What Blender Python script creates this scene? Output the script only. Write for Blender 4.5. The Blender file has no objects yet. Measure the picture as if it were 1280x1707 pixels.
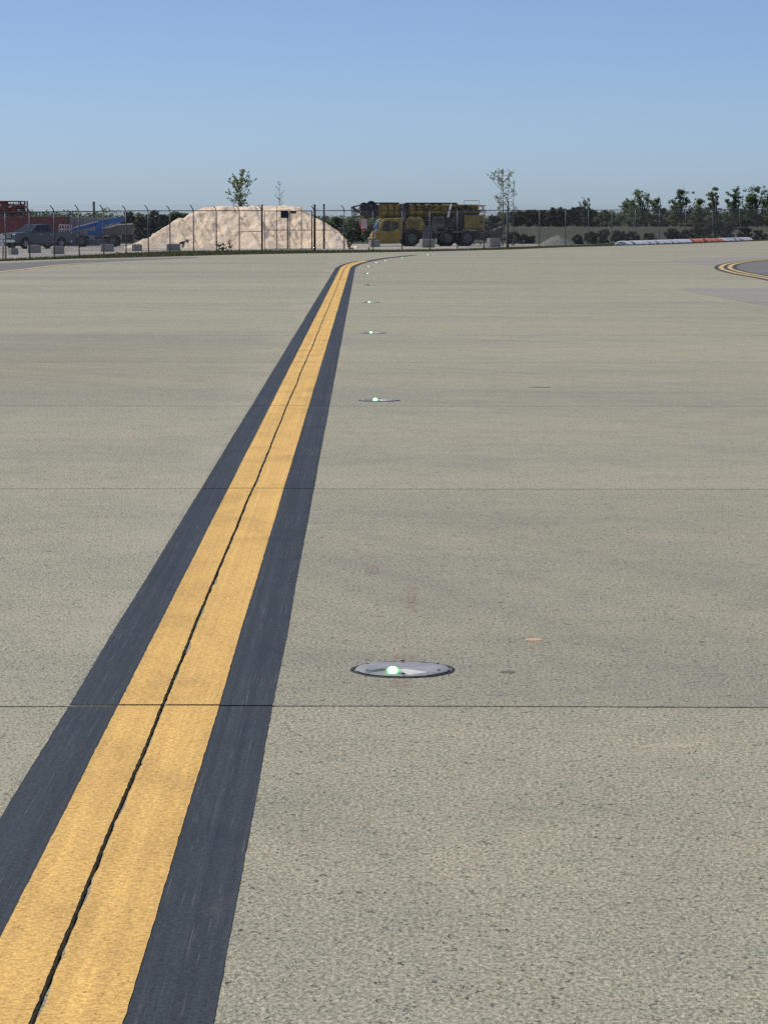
import bpy, math, random
from mathutils import Vector, Matrix, noise
random.seed(7)
S = bpy.context.scene
COL = S.collection
R = math.radians
PI = math.pi

# ------------------------------------------------------------------ camera
F = 4700.0            # focal length in pixels of the 1280 x 1707 photograph
HC = 1.60             # eye height
HY = 368.0            # horizon row
PITCH = math.atan((853.5 - HY) / F)
cam_d = bpy.data.cameras.new('camera')
cam = bpy.data.objects.new('camera', cam_d)
COL.objects.link(cam)
cam.location = (0, 0, HC)
cam.rotation_euler = (PI / 2 - PITCH, 0, 0)
cam_d.sensor_fit = 'HORIZONTAL'
cam_d.sensor_width = 36.0
cam_d.lens = 36.0 * F / 1280.0
cam_d.clip_start = 0.5
cam_d.clip_end = 9000
S.camera = cam
S.render.resolution_x, S.render.resolution_y = 767, 1024

# ------------------------------------------------------------------ sky and sun
SUN_EL = R(58)
SUN_AZ = Vector((-0.90, 0.36, 0)).normalized()      # towards the sun, left and a little ahead
world = bpy.data.worlds.new('World')
S.world = world
world.use_nodes = True
wn = world.node_tree
wn.nodes.clear()
sky = wn.nodes.new('ShaderNodeTexSky')
sky.sky_type = 'NISHITA'
sky.sun_disc = False
sky.sun_elevation = SUN_EL
sky.sun_rotation = math.atan2(SUN_AZ.x, SUN_AZ.y)
sky.altitude = 0
sky.air_density = 0.48
sky.dust_density = 0.64
sky.ozone_density = 5.5
bg = wn.nodes.new('ShaderNodeBackground')
bg.inputs[1].default_value = 0.121
wo = wn.nodes.new('ShaderNodeOutputWorld')
wn.links.new(sky.outputs[0], bg.inputs[0])
wn.links.new(bg.outputs[0], wo.inputs[0])

sl = bpy.data.lights.new('sun', 'SUN')
sl.energy = 3.6
sl.angle = R(0.5)
sl.color = (1.0, 0.955, 0.88)
sun = bpy.data.objects.new('sun', sl)
COL.objects.link(sun)
sdir = Vector((SUN_AZ.x * math.cos(SUN_EL), SUN_AZ.y * math.cos(SUN_EL), math.sin(SUN_EL)))
sun.rotation_euler = sdir.to_track_quat('Z', 'Y').to_euler()
sun.location = (-40, 40, 60)

S.view_settings.view_transform = 'Standard'
S.view_settings.look = 'None'
S.view_settings.exposure = 0.0
S.view_settings.gamma = 1.0
S.render.engine = 'CYCLES'
S.cycles.use_denoising = False
S.cycles.max_bounces = 5
S.cycles.transparent_max_bounces = 12

# ------------------------------------------------------------------ measuring helpers (photo row/column -> place on the ground)
CP, SP = math.cos(PITCH), math.sin(PITCH)

def ray(x, y):
    u, v = (x - 640.0) / F, (853.5 - y) / F
    return Vector((u, CP + v * SP, -SP + v * CP))

def at(x, y, Y):
    d = ray(x, y)
    t = Y / d.y
    return Vector((d.x * t, Y, HC + d.z * t))

def gnd(x, y, z=0.0):
    d = ray(x, y)
    t = (z - HC) / d.z
    return Vector((d.x * t, d.y * t, z))

def lerp_table(tab, x):
    if x <= tab[0][0]:
        return tab[0][1]
    for (a, b), (c, d) in zip(tab, tab[1:]):
        if x <= c:
            return b + (d - b) * (x - a) / (c - a)
    return tab[-1][1]

def fbm(x, y, z=0.0, o=4):
    return noise.fractal(Vector((x, y, z)), 1.0, 2.0, o)

# fence line in plan: photo column -> distance
FENCE_D = [(-120, 108), (-29, 116), (52, 122), (135, 132), (212, 142), (285, 150), (437, 155), (574, 154),
           (766, 160), (850, 172), (941, 182), (1035, 196), (1280, 245), (1420, 275)]

def fence_pt(x):
    Y = lerp_table(FENCE_D, x)
    return Vector(((x - 640.0) * Y / F, Y, 0))

FENCE_XY = [(-70.0, 60.0)] + [(fence_pt(x).x, fence_pt(x).y) for x, _ in FENCE_D] + [(70, 320)]

def terrain(X, Y):
    d = Y - lerp_table(FENCE_XY, X) - 1.0
    z = -0.05
    if d > 0:
        z -= min(0.58, 0.0085 * d)
    t = max(0.0, min(1.0, (Y - 285) / 115.0))
    z += 1.38 * t * t * (3 - 2 * t)
    if Y > 130:
        z += 0.03 * noise.noise(Vector((X * .15, Y * .1, 3))) * min(1, max(0, d))
    return z

def hit(x, y, Y0=100, Y1=700):
    Y = Y0
    while Y < Y1:
        p = at(x, y, Y)
        if p.z <= terrain(p.x, Y):
            return p
        Y += 0.25
    return at(x, y, Y1)

# ------------------------------------------------------------------ mesh builder
class MB:
    def __init__(s):
        s.v, s.f, s.uv = [], [], None

    def add(s, verts, faces):
        o = len(s.v)
        s.v += [tuple(p) for p in verts]
        s.f += [tuple(i + o for i in f) for f in faces]
        return s

    def box(s, c, d, rz=0.0, ry=0.0, rx=0.0, taper=1.0):
        m = Matrix.Rotation(rz, 3, 'Z') @ Matrix.Rotation(ry, 3, 'Y') @ Matrix.Rotation(rx, 3, 'X')
        vs = []
        for sz in (-1, 1):
            k = taper if sz > 0 else 1.0
            for sx, sy in ((-1, -1), (1, -1), (1, 1), (-1, 1)):
                vs.append(m @ Vector((sx * d[0] / 2 * k, sy * d[1] / 2 * k, sz * d[2] / 2)) + Vector(c))
        return s.add(vs, [(3, 2, 1, 0), (4, 5, 6, 7), (0, 1, 5, 4), (1, 2, 6, 5), (2, 3, 7, 6), (3, 0, 4, 7)])

    def tube(s, pts, r, n=6, cap=True):
        pts = [Vector(p) for p in pts]
        if not isinstance(r, (list, tuple)):
            r = [r] * len(pts)
        vs, fs = [], []
        for i, p in enumerate(pts):
            a = pts[max(0, i - 1)]
            b = pts[min(len(pts) - 1, i + 1)]
            d = (b - a)
            d = d.normalized() if d.length > 1e-9 else Vector((0, 0, 1))
            u = d.cross(Vector((0, 0, 1)))
            if u.length < 1e-3:
                u = d.cross(Vector((0, 1, 0)))
            u.normalize()
            w = d.cross(u)
            for k in range(n):
                t = 2 * PI * k / n
                vs.append(p + (u * math.cos(t) + w * math.sin(t)) * r[i])
        for i in range(len(pts) - 1):
            for k in range(n):
                k2 = (k + 1) % n
                fs.append((i * n + k, i * n + k2, (i + 1) * n + k2, (i + 1) * n + k))
        if cap:
            fs.append(tuple(range(n - 1, -1, -1)))
            fs.append(tuple(range((len(pts) - 1) * n, len(pts) * n)))
        return s.add(vs, fs)

    def cyl(s, c, axis, r, h, n=20, r2=None):
        a = Vector(axis).normalized()
        c = Vector(c)
        return s.tube([c - a * h / 2, c + a * h / 2], [r, r if r2 is None else r2], n)

    def prism(s, prof, y0, y1):
        """side profile in x,z pushed out from y0 to y1"""
        n = len(prof)
        vs = [(x, y0, z) for x, z in prof] + [(x, y1, z) for x, z in prof]
        fs = [tuple(range(n)), tuple(range(2 * n - 1, n - 1, -1))]
        for i in range(n):
            j = (i + 1) % n
            fs.append((i, i + n, j + n, j))
        return s.add(vs, fs)

    def hexa(s, lo, hi):
        """two quads of four points each, same winding"""
        return s.add(list(lo) + list(hi), [(3, 2, 1, 0), (4, 5, 6, 7), (0, 1, 5, 4), (1, 2, 6, 5), (2, 3, 7, 6), (3, 0, 4, 7)])

    def ico(s, c, r, sub=1, jit=0.0, sq=(1, 1, 1)):
        import bmesh
        bm = bmesh.new()
        bmesh.ops.create_icosphere(bm, subdivisions=sub, radius=1.0)
        vs = []
        for v in bm.verts:
            k = 1 + jit * (random.random() - .5) * 2
            vs.append((c[0] + v.co.x * r * k * sq[0], c[1] + v.co.y * r * k * sq[1], c[2] + v.co.z * r * k * sq[2]))
        fs = [tuple(v.index for v in f.verts) for f in bm.faces]
        bm.free()
        return s.add(vs, fs)

    def build(s, name, mat, parent=None, smooth=False, bevel=0.0, uv=None):
        me = bpy.data.meshes.new(name)
        me.from_pydata(s.v, [], s.f)
        if uv:
            lay = me.uv_layers.new(name='UVMap')
            for lp in me.loops:
                lay.data[lp.index].uv = uv[lp.vertex_index]
        me.update()
        if smooth:
            me.shade_smooth()
        o = bpy.data.objects.new(name, me)
        COL.objects.link(o)
        me.materials.append(M[mat] if isinstance(mat, str) else mat)
        if parent is not None:
            o.parent = parent
        if bevel:
            md = o.modifiers.new('bevel', 'BEVEL')
            md.width = bevel
            md.segments = 2
            md.limit_method = 'ANGLE'
        return o

def tag(o, label=None, cat=None, group=None, kind=None):
    if label:
        o['label'] = label
    if cat:
        o['category'] = cat
    if group:
        o['group'] = group
    if kind:
        o['kind'] = kind
    return o

def empty(name, loc=(0, 0, 0), rz=0.0, label=None, cat=None, group=None, kind=None):
    o = bpy.data.objects.new(name, None)
    COL.objects.link(o)
    o.location = loc
    o.rotation_euler = (0, 0, rz)
    o.empty_display_size = 0.2
    return tag(o, label, cat, group, kind)

def copy_tree(o, parent=None):
    c = o.copy()
    COL.objects.link(c)
    c.parent = parent
    for ch in list(o.children):
        copy_tree(ch, c)
    return c

# ------------------------------------------------------------------ materials
M = {}

class NT:
    def __init__(s, name):
        m = bpy.data.materials.new(name)
        m.use_nodes = True
        s.m, s.t = m, m.node_tree
        s.b = s.t.nodes['Principled BSDF']
        M[name] = m

    def n(s, typ, **kw):
        nd = s.t.nodes.new(typ)
        for k, v in kw.items():
            if k in nd.inputs:
                nd.inputs[k].default_value = v
            else:
                setattr(nd, k, v)
        return nd

    def l(s, a, b):
        s.t.links.new(a, b)

    def pos(s, scale=(1, 1, 1), uv=False, obj=False):
        if uv:
            src = s.n('ShaderNodeUVMap').outputs[0]
        elif obj:
            src = s.n('ShaderNodeTexCoord').outputs['Object']
        else:
            src = s.n('ShaderNodeNewGeometry').outputs['Position']
        mp = s.n('ShaderNodeMapping')
        mp.inputs['Scale'].default_value = scale
        s.l(src, mp.inputs['Vector'])
        return mp.outputs[0]

    def noise(s, vec, scale, detail=4, rough=0.55, dist=0.0):
        nd = s.n('ShaderNodeTexNoise')
        nd.inputs['Scale'].default_value = scale
        nd.inputs['Detail'].default_value = detail
        nd.inputs['Roughness'].default_value = rough
        nd.inputs['Distortion'].default_value = dist
        s.l(vec, nd.inputs['Vector'])
        return nd.outputs['Fac']

    def ramp(s, fac, stops):
        nd = s.n('ShaderNodeValToRGB')
        e = nd.color_ramp.elements
        while len(e) < len(stops):
            e.new(0.5)
        for k, (p, c) in enumerate(stops):
            e[k].position = p
            e[k].color = (c, c, c, 1) if isinstance(c, (int, float)) else (*c, 1)
        s.l(fac, nd.inputs[0])
        return nd.outputs[0]

    def mix(s, a, b, fac, mode='MIX'):
        nd = s.n('ShaderNodeMix', data_type='RGBA', blend_type=mode)
        for v, k in ((a, 6), (b, 7), (fac, 0)):
            if isinstance(v, (int, float)):
                nd.inputs[k].default_value = v if k == 0 else (v, v, v, 1)
            elif isinstance(v, tuple):
                nd.inputs[k].default_value = (*v, 1)
            else:
                s.l(v, nd.inputs[k])
        return nd.outputs[2]

    def math(s, op, a, b=0.0):
        nd = s.n('ShaderNodeMath', operation=op)
        for v, k in ((a, 0), (b, 1)):
            if isinstance(v, (int, float)):
                nd.inputs[k].default_value = v
            else:
                s.l(v, nd.inputs[k])
        return nd.outputs[0]

    def bump(s, h, strength, dist):
        nd = s.n('ShaderNodeBump')
        nd.inputs['Strength'].default_value = strength
        nd.inputs['Distance'].default_value = dist
        s.l(h, nd.inputs['Height'])
        s.l(nd.outputs[0], s.b.inputs['Normal'])

    def out(s, col, rough=0.8, metal=0.0, spec=0.5):
        if isinstance(col, tuple):
            s.b.inputs['Base Color'].default_value = (*col, 1)
        else:
            s.l(col, s.b.inputs['Base Color'])
        if isinstance(rough, (int, float)):
            s.b.inputs['Roughness'].default_value = rough
        else:
            s.l(rough, s.b.inputs['Roughness'])
        s.b.inputs['Metallic'].default_value = metal
        s.b.inputs['Specular IOR Level'].default_value = spec
        return s.m

def plain(name, col, rough=0.6, metal=0.0, var=0.25, scale=6.0, spec=0.5, bump=0.0):
    """painted / worn surface: colour broken up by two noises"""
    t = NT(name)
    p = t.pos(obj=True)
    a = t.ramp(t.noise(p, scale, 5, 0.6), [(0.3, 1 - var), (0.7, 1 + var * .4)])
    b = t.ramp(t.noise(p, scale * 7, 3, 0.6), [(0.25, 1 - var * .5), (0.6, 1.0)])
    c = t.mix(col, a, 1.0, 'MULTIPLY')
    c = t.mix(c, b, 1.0, 'MULTIPLY')
    r = t.ramp(t.noise(p, scale * 2, 3), [(0.3, max(0.05, rough - .12)), (0.7, min(1, rough + .12))])
    t.out(c, r, metal, spec)
    if bump:
        t.bump(t.noise(p, scale * 4, 4), 1.0, bump)
    return t.m

def concrete(name, tint=(0.340, 0.312, 0.222), gain=1.0):
    t = NT(name)
    p = t.pos((1.0, 0.62, 1.0))
    iso = t.pos()
    pw = t.pos((0.35, 1.0, 1.0))
    pc = t.pos((0.13, 1.0, 1.0))
    grain = t.noise(p, 88, 4, 0.62)
    grain2 = t.noise(p, 170, 3, 0.6)
    pit = t.noise(t.pos((1.0, 0.75, 1.0)), 50, 3, 0.58, 1.2)
    pit2 = t.noise(t.pos((1.0, 0.8, 1.0)), 23, 3, 0.6, 0.8)
    mott = t.noise(iso, 2.3, 6, 0.65)
    cold = t.noise(iso, 9.0, 3, 0.55)
    big = t.noise(pw, 0.22, 5, 0.6)
    band = t.noise(pc, 0.55, 7, 0.68)
    agg = t.noise(p, 38, 2, 0.5)
    c = t.mix(tint, t.ramp(grain, [(0.33, 0.50), (0.5, 1.0), (0.67, 1.48)]), 1.0, 'MULTIPLY')
    c = t.mix(c, t.ramp(grain2, [(0.34, 0.66), (0.5, 1.0), (0.66, 1.30)]), 1.0, 'MULTIPLY')
    c = t.mix(c, t.ramp(pit, [(0.31, 0.25), (0.375, 1.0)]), 1.0, 'MULTIPLY')  # shade of the pits darkened into the colour, fine ones then coarse
    c = t.mix(c, t.ramp(pit2, [(0.26, 0.45), (0.30, 1.0)]), 1.0, 'MULTIPLY')
    c = t.mix(c, t.ramp(cold, [(0.30, (0.86, 0.92, 0.96)), (0.46, (1, 1, 1))]), 1.0, 'MULTIPLY')
    c = t.mix(c, t.ramp(mott, [(0.3, (0.89, 0.90, 0.92)), (0.52, (1, 1, 1)), (0.75, (1.07, 1.06, 1.03))]), 1.0, 'MULTIPLY')
    c = t.mix(c, t.ramp(big, [(0.30, (0.84, 0.86, 0.90)), (0.5, (1, 1, 1)), (0.7, (1.09, 1.06, 0.99))]), 1.0, 'MULTIPLY')
    c = t.mix(c, t.ramp(band, [(0.30, (0.89, 0.90, 0.91)), (0.46, (1, 1, 1)), (0.70, (1.06, 1.05, 1.03))]), 1.0, 'MULTIPLY')
    c = t.mix(c, (0.56, 0.50, 0.40), t.ramp(agg, [(0.70, 0.0), (0.76, 0.7)]))
    # pale and dark scuffs drawn out across the taxiway
    sc = t.noise(t.pos((0.5, 3.0, 1.0)), 1.7, 3, 0.6)
    c = t.mix(c, (0.50, 0.42, 0.31), t.ramp(sc, [(0.665, 0.0), (0.74, 0.6)]))
    dk = t.noise(t.pos((0.10, 1.6, 1.0)), 1.1, 4, 0.7)
    c = t.mix(c, (0.17, 0.165, 0.16), t.ramp(dk, [(0.66, 0.0), (0.78, 0.55)]))
    # rubber left by turning tyres: broad arcs about a point off to the left
    geo = t.n('ShaderNodeNewGeometry')
    vm = t.n('ShaderNodeVectorMath', operation='DISTANCE')
    vm.inputs[1].default_value = (-46.0, -6.0, 0.0)
    t.l(geo.outputs['Position'], vm.inputs[0])
    cx = t.n('ShaderNodeCombineXYZ')
    t.l(vm.outputs['Value'], cx.inputs[0])
    arcs = t.noise(cx.outputs[0], 1.4, 4, 0.75)
    patchy = t.noise(t.pos((0.5, 0.8, 1)), 0.16, 4, 0.6)
    rub = t.math('MULTIPLY', t.ramp(arcs, [(0.46, 0.0), (0.66, 1.0)]), t.ramp(patchy, [(0.43, 0.0), (0.62, 0.40)]))
    c = t.mix(c, (0.15, 0.14, 0.13), rub)
    # the turn-off left of the line carries the most rubber
    mp = t.n('ShaderNodeMapping')
    mp.inputs['Location'].default_value = (4.2 / 3.6, -31.0 / 10.0, 0)
    mp.inputs['Scale'].default_value = (1 / 3.6, 1 / 10.0, 0)
    t.l(geo.outputs['Position'], mp.inputs['Vector'])
    ln = t.n('ShaderNodeVectorMath', operation='LENGTH')
    t.l(mp.outputs[0], ln.inputs[0])
    zone = t.ramp(ln.outputs['Value'], [(0.25, 1.0), (1.0, 0.0)])
    arcs2 = t.noise(cx.outputs[0], 5.5, 3, 0.7)
    rub2 = t.math('MULTIPLY', zone, t.ramp(arcs2, [(0.42, 0.10), (0.62, 0.42)]))
    c = t.mix(c, (0.17, 0.135, 0.095), rub2)
    # pale dust caught along the left border of the marking
    sep = t.n('ShaderNodeSeparateXYZ')
    t.l(geo.outputs['Position'], sep.inputs[0])
    lat = t.math('ADD', sep.outputs[0], t.math('MULTIPLY', sep.outputs[1], 0.007))
    dust = t.math('MULTIPLY', t.ramp(t.math('ADD', lat, 2.0), [(0.46, 0.0), (0.60, 0.2), (0.99, 1.0), (1.0, 0.0)]), t.ramp(t.noise(t.pos((1, .5, 1)), 0.7, 4, 0.6), [(0.42, 0.0), (0.62, 0.45)]))
    c = t.mix(c, (0.44, 0.395, 0.30), dust)
    info = t.n('ShaderNodeObjectInfo')
    c = t.mix(c, t.ramp(info.outputs['Random'], [(0.0, 0.945 * gain), (1.0, 1.045 * gain)]), 1.0, 'MULTIPLY')
    t.out(c, 0.74, 0, 0.5)
    h = t.math('ADD', t.math('MULTIPLY', grain, 1.0), t.math('MULTIPLY', t.ramp(pit, [(0.28, 0.0), (0.40, 1.0)]), 0.5))
    t.bump(h, 1.0, 0.007)
    return t.m

concrete('slab_concrete')
concrete('patch_concrete', (0.31, 0.29, 0.245), 0.92)

def paint(name, col, worn, wear, rough, ribs=1.0, streak=0.35, stain=(0.25, 0.2, 0.12)):
    """road paint; UV = metres across / metres along"""
    t = NT(name)
    uv = t.pos((1, 1, 1), uv=True)
    ribv = t.pos((60, 85, 1), uv=True)
    strk = t.pos((60, 1.1, 1), uv=True)
    blot = t.pos((3.0, 1.3, 1), uv=True)
    p = t.pos()
    rib = t.noise(ribv, 1.0, 3, 0.6)
    st = t.noise(strk, 1.0, 4, 0.65)
    bl = t.noise(blot, 1.0, 5, 0.6)
    gr = t.noise(p, 70, 4, 0.6)
    c = t.mix(col, t.ramp(rib, [(0.36, 1 - .2 * ribs), (0.56, 1.0), (0.8, 1 + .12 * ribs)]), 1.0, 'MULTIPLY')
    c = t.mix(c, t.ramp(gr, [(0.3, 0.84), (0.6, 1.06)]), 1.0, 'MULTIPLY')
    c = t.mix(c, t.ramp(bl, [(0.32, 0.80), (0.5, 1.0), (0.7, 1.07)]), 1.0, 'MULTIPLY')
    lng = t.noise(t.pos((26, 0.10, 1), uv=True), 1.0, 5, 0.7)
    c = t.mix(c, t.ramp(lng, [(0.30, 1 - .32 * streak), (0.5, 1.0), (0.72, 1 + .55 * streak)]), 1.0, 'MULTIPLY')
    stn = t.noise(t.pos((2.2, 0.9, 1), uv=True), 1.3, 4, 0.6, 0.6)
    c = t.mix(c, stain, t.ramp(stn, [(0.66, 0.0), (0.74, 0.45)]))
    w = t.math('MULTIPLY', t.ramp(st, [(0.60, 0.0), (0.78, 0.8)]), t.ramp(bl, [(0.36, 0.2), (0.62, 1.0)]))
    c = t.mix(c, worn, t.math('MULTIPLY', w, wear))
    scr = t.noise(t.pos((230, 2.2, 1), uv=True), 1.0, 3, 0.6)
    c = t.mix(c, worn, t.math('MULTIPLY', t.math('MULTIPLY', t.ramp(scr, [(0.60, 0.0), (0.70, 1.0)]), t.ramp(stn, [(0.35, 0.1), (0.6, 1.0)])), wear * .75))
    spk = t.noise(t.pos((1.0, .7, 1.0)), 75, 3, 0.6)
    c = t.mix(c, t.ramp(spk, [(0.30, 0.55), (0.38, 1.0)]), 1.0, 'MULTIPLY')
    c = t.mix(c, t.ramp(t.noise(t.pos((1.0, .7, 1.0)), 160, 3, 0.6), [(0.34, 0.80), (0.5, 1.0), (0.66, 1.18)]), 1.0, 'MULTIPLY')
    chip = t.noise(t.pos((10, 4, 1), uv=True), 1.0, 6, 0.75)
    c = t.mix(c, worn, t.math('MULTIPLY', t.ramp(chip, [(0.70, 0.0), (0.74, 1.0)]), wear))
    t.out(c, t.ramp(bl, [(0.3, rough - .06), (0.7, rough + .1)]), 0, 0.32)
    t.bump(t.math('ADD', rib, t.math('MULTIPLY', gr, 0.5)), 0.8, 0.003 * ribs)
    return t.m

paint('yellow_paint', (0.74, 0.455, 0.135), (0.55, 0.41, 0.20), 0.7, 0.78, ribs=1.3, streak=0.35, stain=(0.42, 0.30, 0.14))
paint('black_paint', (0.035, 0.044, 0.051), (0.17, 0.175, 0.17), 0.8, 0.68, ribs=1.2, streak=0.9, stain=(0.085, 0.09, 0.09))
paint('faded_yellow_paint', (0.58, 0.42, 0.19), (0.34, 0.27, 0.17), 0.7, 0.75)
paint('brown_black_paint', (0.06, 0.052, 0.045), (0.2, 0.17, 0.14), 0.6, 0.6)

t = NT('joint_dark')
t.out(t.ramp(t.noise(t.pos(), 30, 3), [(0.3, 0.006), (0.7, 0.03)]), 0.9)
t = NT('asphalt')
p = t.pos()
c = t.mix((0.15, 0.15, 0.14), t.ramp(t.noise(p, 40, 4), [(0.3, 0.75), (0.7, 1.2)]), 1.0, 'MULTIPLY')
c = t.mix(c, t.ramp(t.noise(t.pos((.3, 1, 1)), 0.5, 5), [(0.3, 0.8), (0.7, 1.15)]), 1.0, 'MULTIPLY')
t.out(c, 0.85)
t.bump(t.noise(p, 60, 3), 0.6, 0.004)

t = NT('field_grass')
p = t.pos()
a = t.ramp(t.noise(p, 0.35, 6, 0.65), [(0.3, (0.036, 0.042, 0.02)), (0.52, (0.058, 0.062, 0.028)), (0.72, (0.10, 0.09, 0.05))])
c = t.mix(a, t.ramp(t.noise(p, 5, 4, .7), [(0.3, 0.55), (0.7, 1.3)]), 1.0, 'MULTIPLY')
t.out(c, 0.95)
t.bump(t.noise(p, 9, 4), 1.0, 0.08)
t = NT('strip_tan')
t.out(t.mix((0.20, 0.185, 0.12), t.ramp(t.noise(t.pos(), 1.2, 5, .7), [(0.3, 0.6), (0.7, 1.2)]), 1.0, 'MULTIPLY'), 0.95)
t = NT('yard_gravel')
p = t.pos()
a = t.ramp(t.noise(p, 0.12, 5, 0.6), [(0.34, (0.23, 0.21, 0.18)), (0.5, (0.36, 0.33, 0.28)), (0.66, (0.52, 0.47, 0.39))])
c = t.mix(a, t.ramp(t.noise(p, 7, 5, .7), [(0.3, 0.7), (0.7, 1.15)]), 1.0, 'MULTIPLY')
t.out(c, 0.95)
t.bump(t.noise(p, 14, 4), 1.0, 0.03)
t = NT('sand')
p = t.pos()
a = t.ramp(t.noise(t.pos((1, 1, .5)), 0.55, 6, 0.65), [(0.3, (0.70, 0.52, 0.36)), (0.5, (0.82, 0.65, 0.47)), (0.7, (0.88, 0.74, 0.57))])
c = t.mix(a, t.ramp(t.noise(p, 9, 4, .7), [(0.3, 0.8), (0.7, 1.06)]), 1.0, 'MULTIPLY')
t.out(c, 0.97)
t.bump(t.noise(p, 1.8, 7, .66), 1.0, 0.10)
t = NT('grey_stone')
p = t.pos()
c = t.mix((0.19, 0.185, 0.175), t.ramp(t.noise(p, 6, 5, .7), [(0.3, 0.6), (0.7, 1.3)]), 1.0, 'MULTIPLY')
t.out(c, 0.95)
t.bump(t.noise(p, 9, 5), 1.0, 0.05)
t = NT('block_concrete')
p = t.pos(obj=True)
c = t.mix((0.36, 0.345, 0.31), t.ramp(t.noise(p, 3, 6, .7), [(0.3, 0.6), (0.7, 1.1)]), 1.0, 'MULTIPLY')
t.out(c, 0.92)
t.bump(t.noise(p, 25, 4), 0.8, 0.01)

def leafmat(name, col, var=0.5):
    t = NT(name)
    n1 = t.ramp(t.noise(t.pos(), 1.1, 3), [(0.3, 1 - var), (0.7, 1 + var)])
    c = t.mix(col, n1, 1.0, 'MULTIPLY')
    t.out(c, 0.7, 0, 0.3)
    tr = t.n('ShaderNodeBsdfTranslucent')
    t.l(c, tr.inputs[0])
    mx = t.n('ShaderNodeMixShader')
    mx.inputs[0].default_value = 0.5
    t.l(t.b.outputs[0], mx.inputs[1])
    t.l(tr.outputs[0], mx.inputs[2])
    t.l(mx.outputs[0], t.t.nodes['Material Output'].inputs[0])
    return t.m

leafmat('leaf_dark', (0.058, 0.08, 0.046))
leafmat('leaf_mid', (0.15, 0.20, 0.10))
leafmat('leaf_pale', (0.22, 0.27, 0.14))
leafmat('leaf_spring', (0.24, 0.30, 0.12))
leafmat('leaf_brown', (0.085, 0.082, 0.055))
leafmat('grass_blade', (0.125, 0.13, 0.055))
plain('bark', (0.15, 0.13, 0.105), 0.95, var=0.4, scale=3)
plain('bark_pale', (0.27, 0.25, 0.21), 0.95, var=0.4, scale=3)

plain('fence_steel', (0.17, 0.18, 0.185), 0.55, 0.55, 0.3, 3)
plain('fence_wire', (0.24, 0.25, 0.25), 0.6, 0.3, 0.2, 3)
plain('gate_post_steel', (0.055, 0.045, 0.045), 0.7, 0.2, 0.3, 2)
plain('container_red', (0.22, 0.036, 0.046), 0.6, 0, 0.3, 1.2)
plain('rust_red', (0.20, 0.06, 0.05), 0.85, 0, 0.5, 2.5)
plain('trailer_grey', (0.36, 0.34, 0.37), 0.6, 0, 0.15, 1.0)
plain('white_paint', (0.78, 0.78, 0.77), 0.45, 0, 0.12, 2)
plain('white_plastic', (0.90, 0.90, 0.88), 0.4, 0, 0.06, 3)
plain('orange_plastic', (0.88, 0.24, 0.10), 0.45, 0, 0.2, 3)
plain('red_reflector', (0.55, 0.05, 0.03), 0.4, 0, 0.2, 5)
plain('truck_paint', (0.075, 0.09, 0.11), 0.3, 0.2, 0.12, 2, 0.6)
plain('dark_glass', (0.012, 0.015, 0.02), 0.06, 0, 0.05, 2, 0.6)
plain('rubber', (0.018, 0.018, 0.019), 0.85, 0, 0.3, 6)
plain('wheel_metal', (0.3, 0.3, 0.3), 0.4, 0.7, 0.3, 6)
plain('chrome', (0.6, 0.6, 0.6), 0.2, 0.9, 0.1, 5)
plain('dark_plastic', (0.02, 0.021, 0.023), 0.6, 0, 0.3, 5)
plain('lamp_clear', (0.7, 0.7, 0.68), 0.15, 0, 0.1, 5)
plain('lift_blue', (0.02, 0.12, 0.40), 0.4, 0, 0.2, 2)
plain('machine_grey', (0.12, 0.125, 0.13), 0.6, 0.1, 0.35, 3)
plain('crane_yellow', (0.38, 0.25, 0.028), 0.45, 0, 0.5, 1.5)
plain('crane_dark', (0.035, 0.036, 0.04), 0.65, 0.1, 0.4, 2)
plain('crane_grey', (0.16, 0.165, 0.17), 0.6, 0.2, 0.4, 2)
plain('hook_red', (0.5, 0.03, 0.03), 0.5, 0, 0.2, 4)
plain('rope_steel', (0.12, 0.12, 0.12), 0.6, 0.6, 0.2, 4)
plain('wood_weathered', (0.22, 0.17, 0.12), 0.9, 0, 0.4, 4)
plain('sign_dark', (0.04, 0.045, 0.06), 0.7, 0, 0.3, 4)
plain('green_tarp', (0.07, 0.085, 0.06), 0.8, 0, 0.3, 2)
plain('tan_chip', (0.62, 0.40, 0.22), 0.8, 0, 0.2, 60)
plain('grey_chip', (0.14, 0.135, 0.125), 0.8, 0, 0.3, 40)

# ------------------------------------------------------------------ taxiway geometry
SLOPE = -0.0070
X0 = -0.668
AL = Vector((SLOPE, 1, 0)).normalized()
LA = Vector((1, -SLOPE - 0.012, 0)).normalized()
J0, JS = 9.22, 7.62                      # first joint ahead, joint spacing

def W(tt, s, z=0.0):
    p = Vector((X0, 0, 0)) + AL * s + LA * tt
    return Vector((p.x, p.y, z))

def wander(s):
    return 0.009 * noise.noise(Vector((s * 0.45, 1.3, 0))) + 0.0022 * noise.noise(Vector((s * 2.1, 7.3, 0)))

def crackL(s):
    return wander(s) - 0.0045 - 0.0030 * abs(noise.noise(Vector((s * 7, 0.2, 4)))) - 0.0028 * noise.noise(Vector((s * 25, 5.2, 4)))

def crackR(s):
    return wander(s) + 0.0042 + 0.005 * max(0, noise.noise(Vector((s * 5, 9.2, 4)))) + 0.0040 * noise.noise(Vector((s * 23, 3.2, 8)))

pav = empty('taxiway_pavement', (0, 0, 0), kind='structure')
EDGE = [-15.24, -7.62, 0.0, 7.62, 15.24]
NROW = 10

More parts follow.
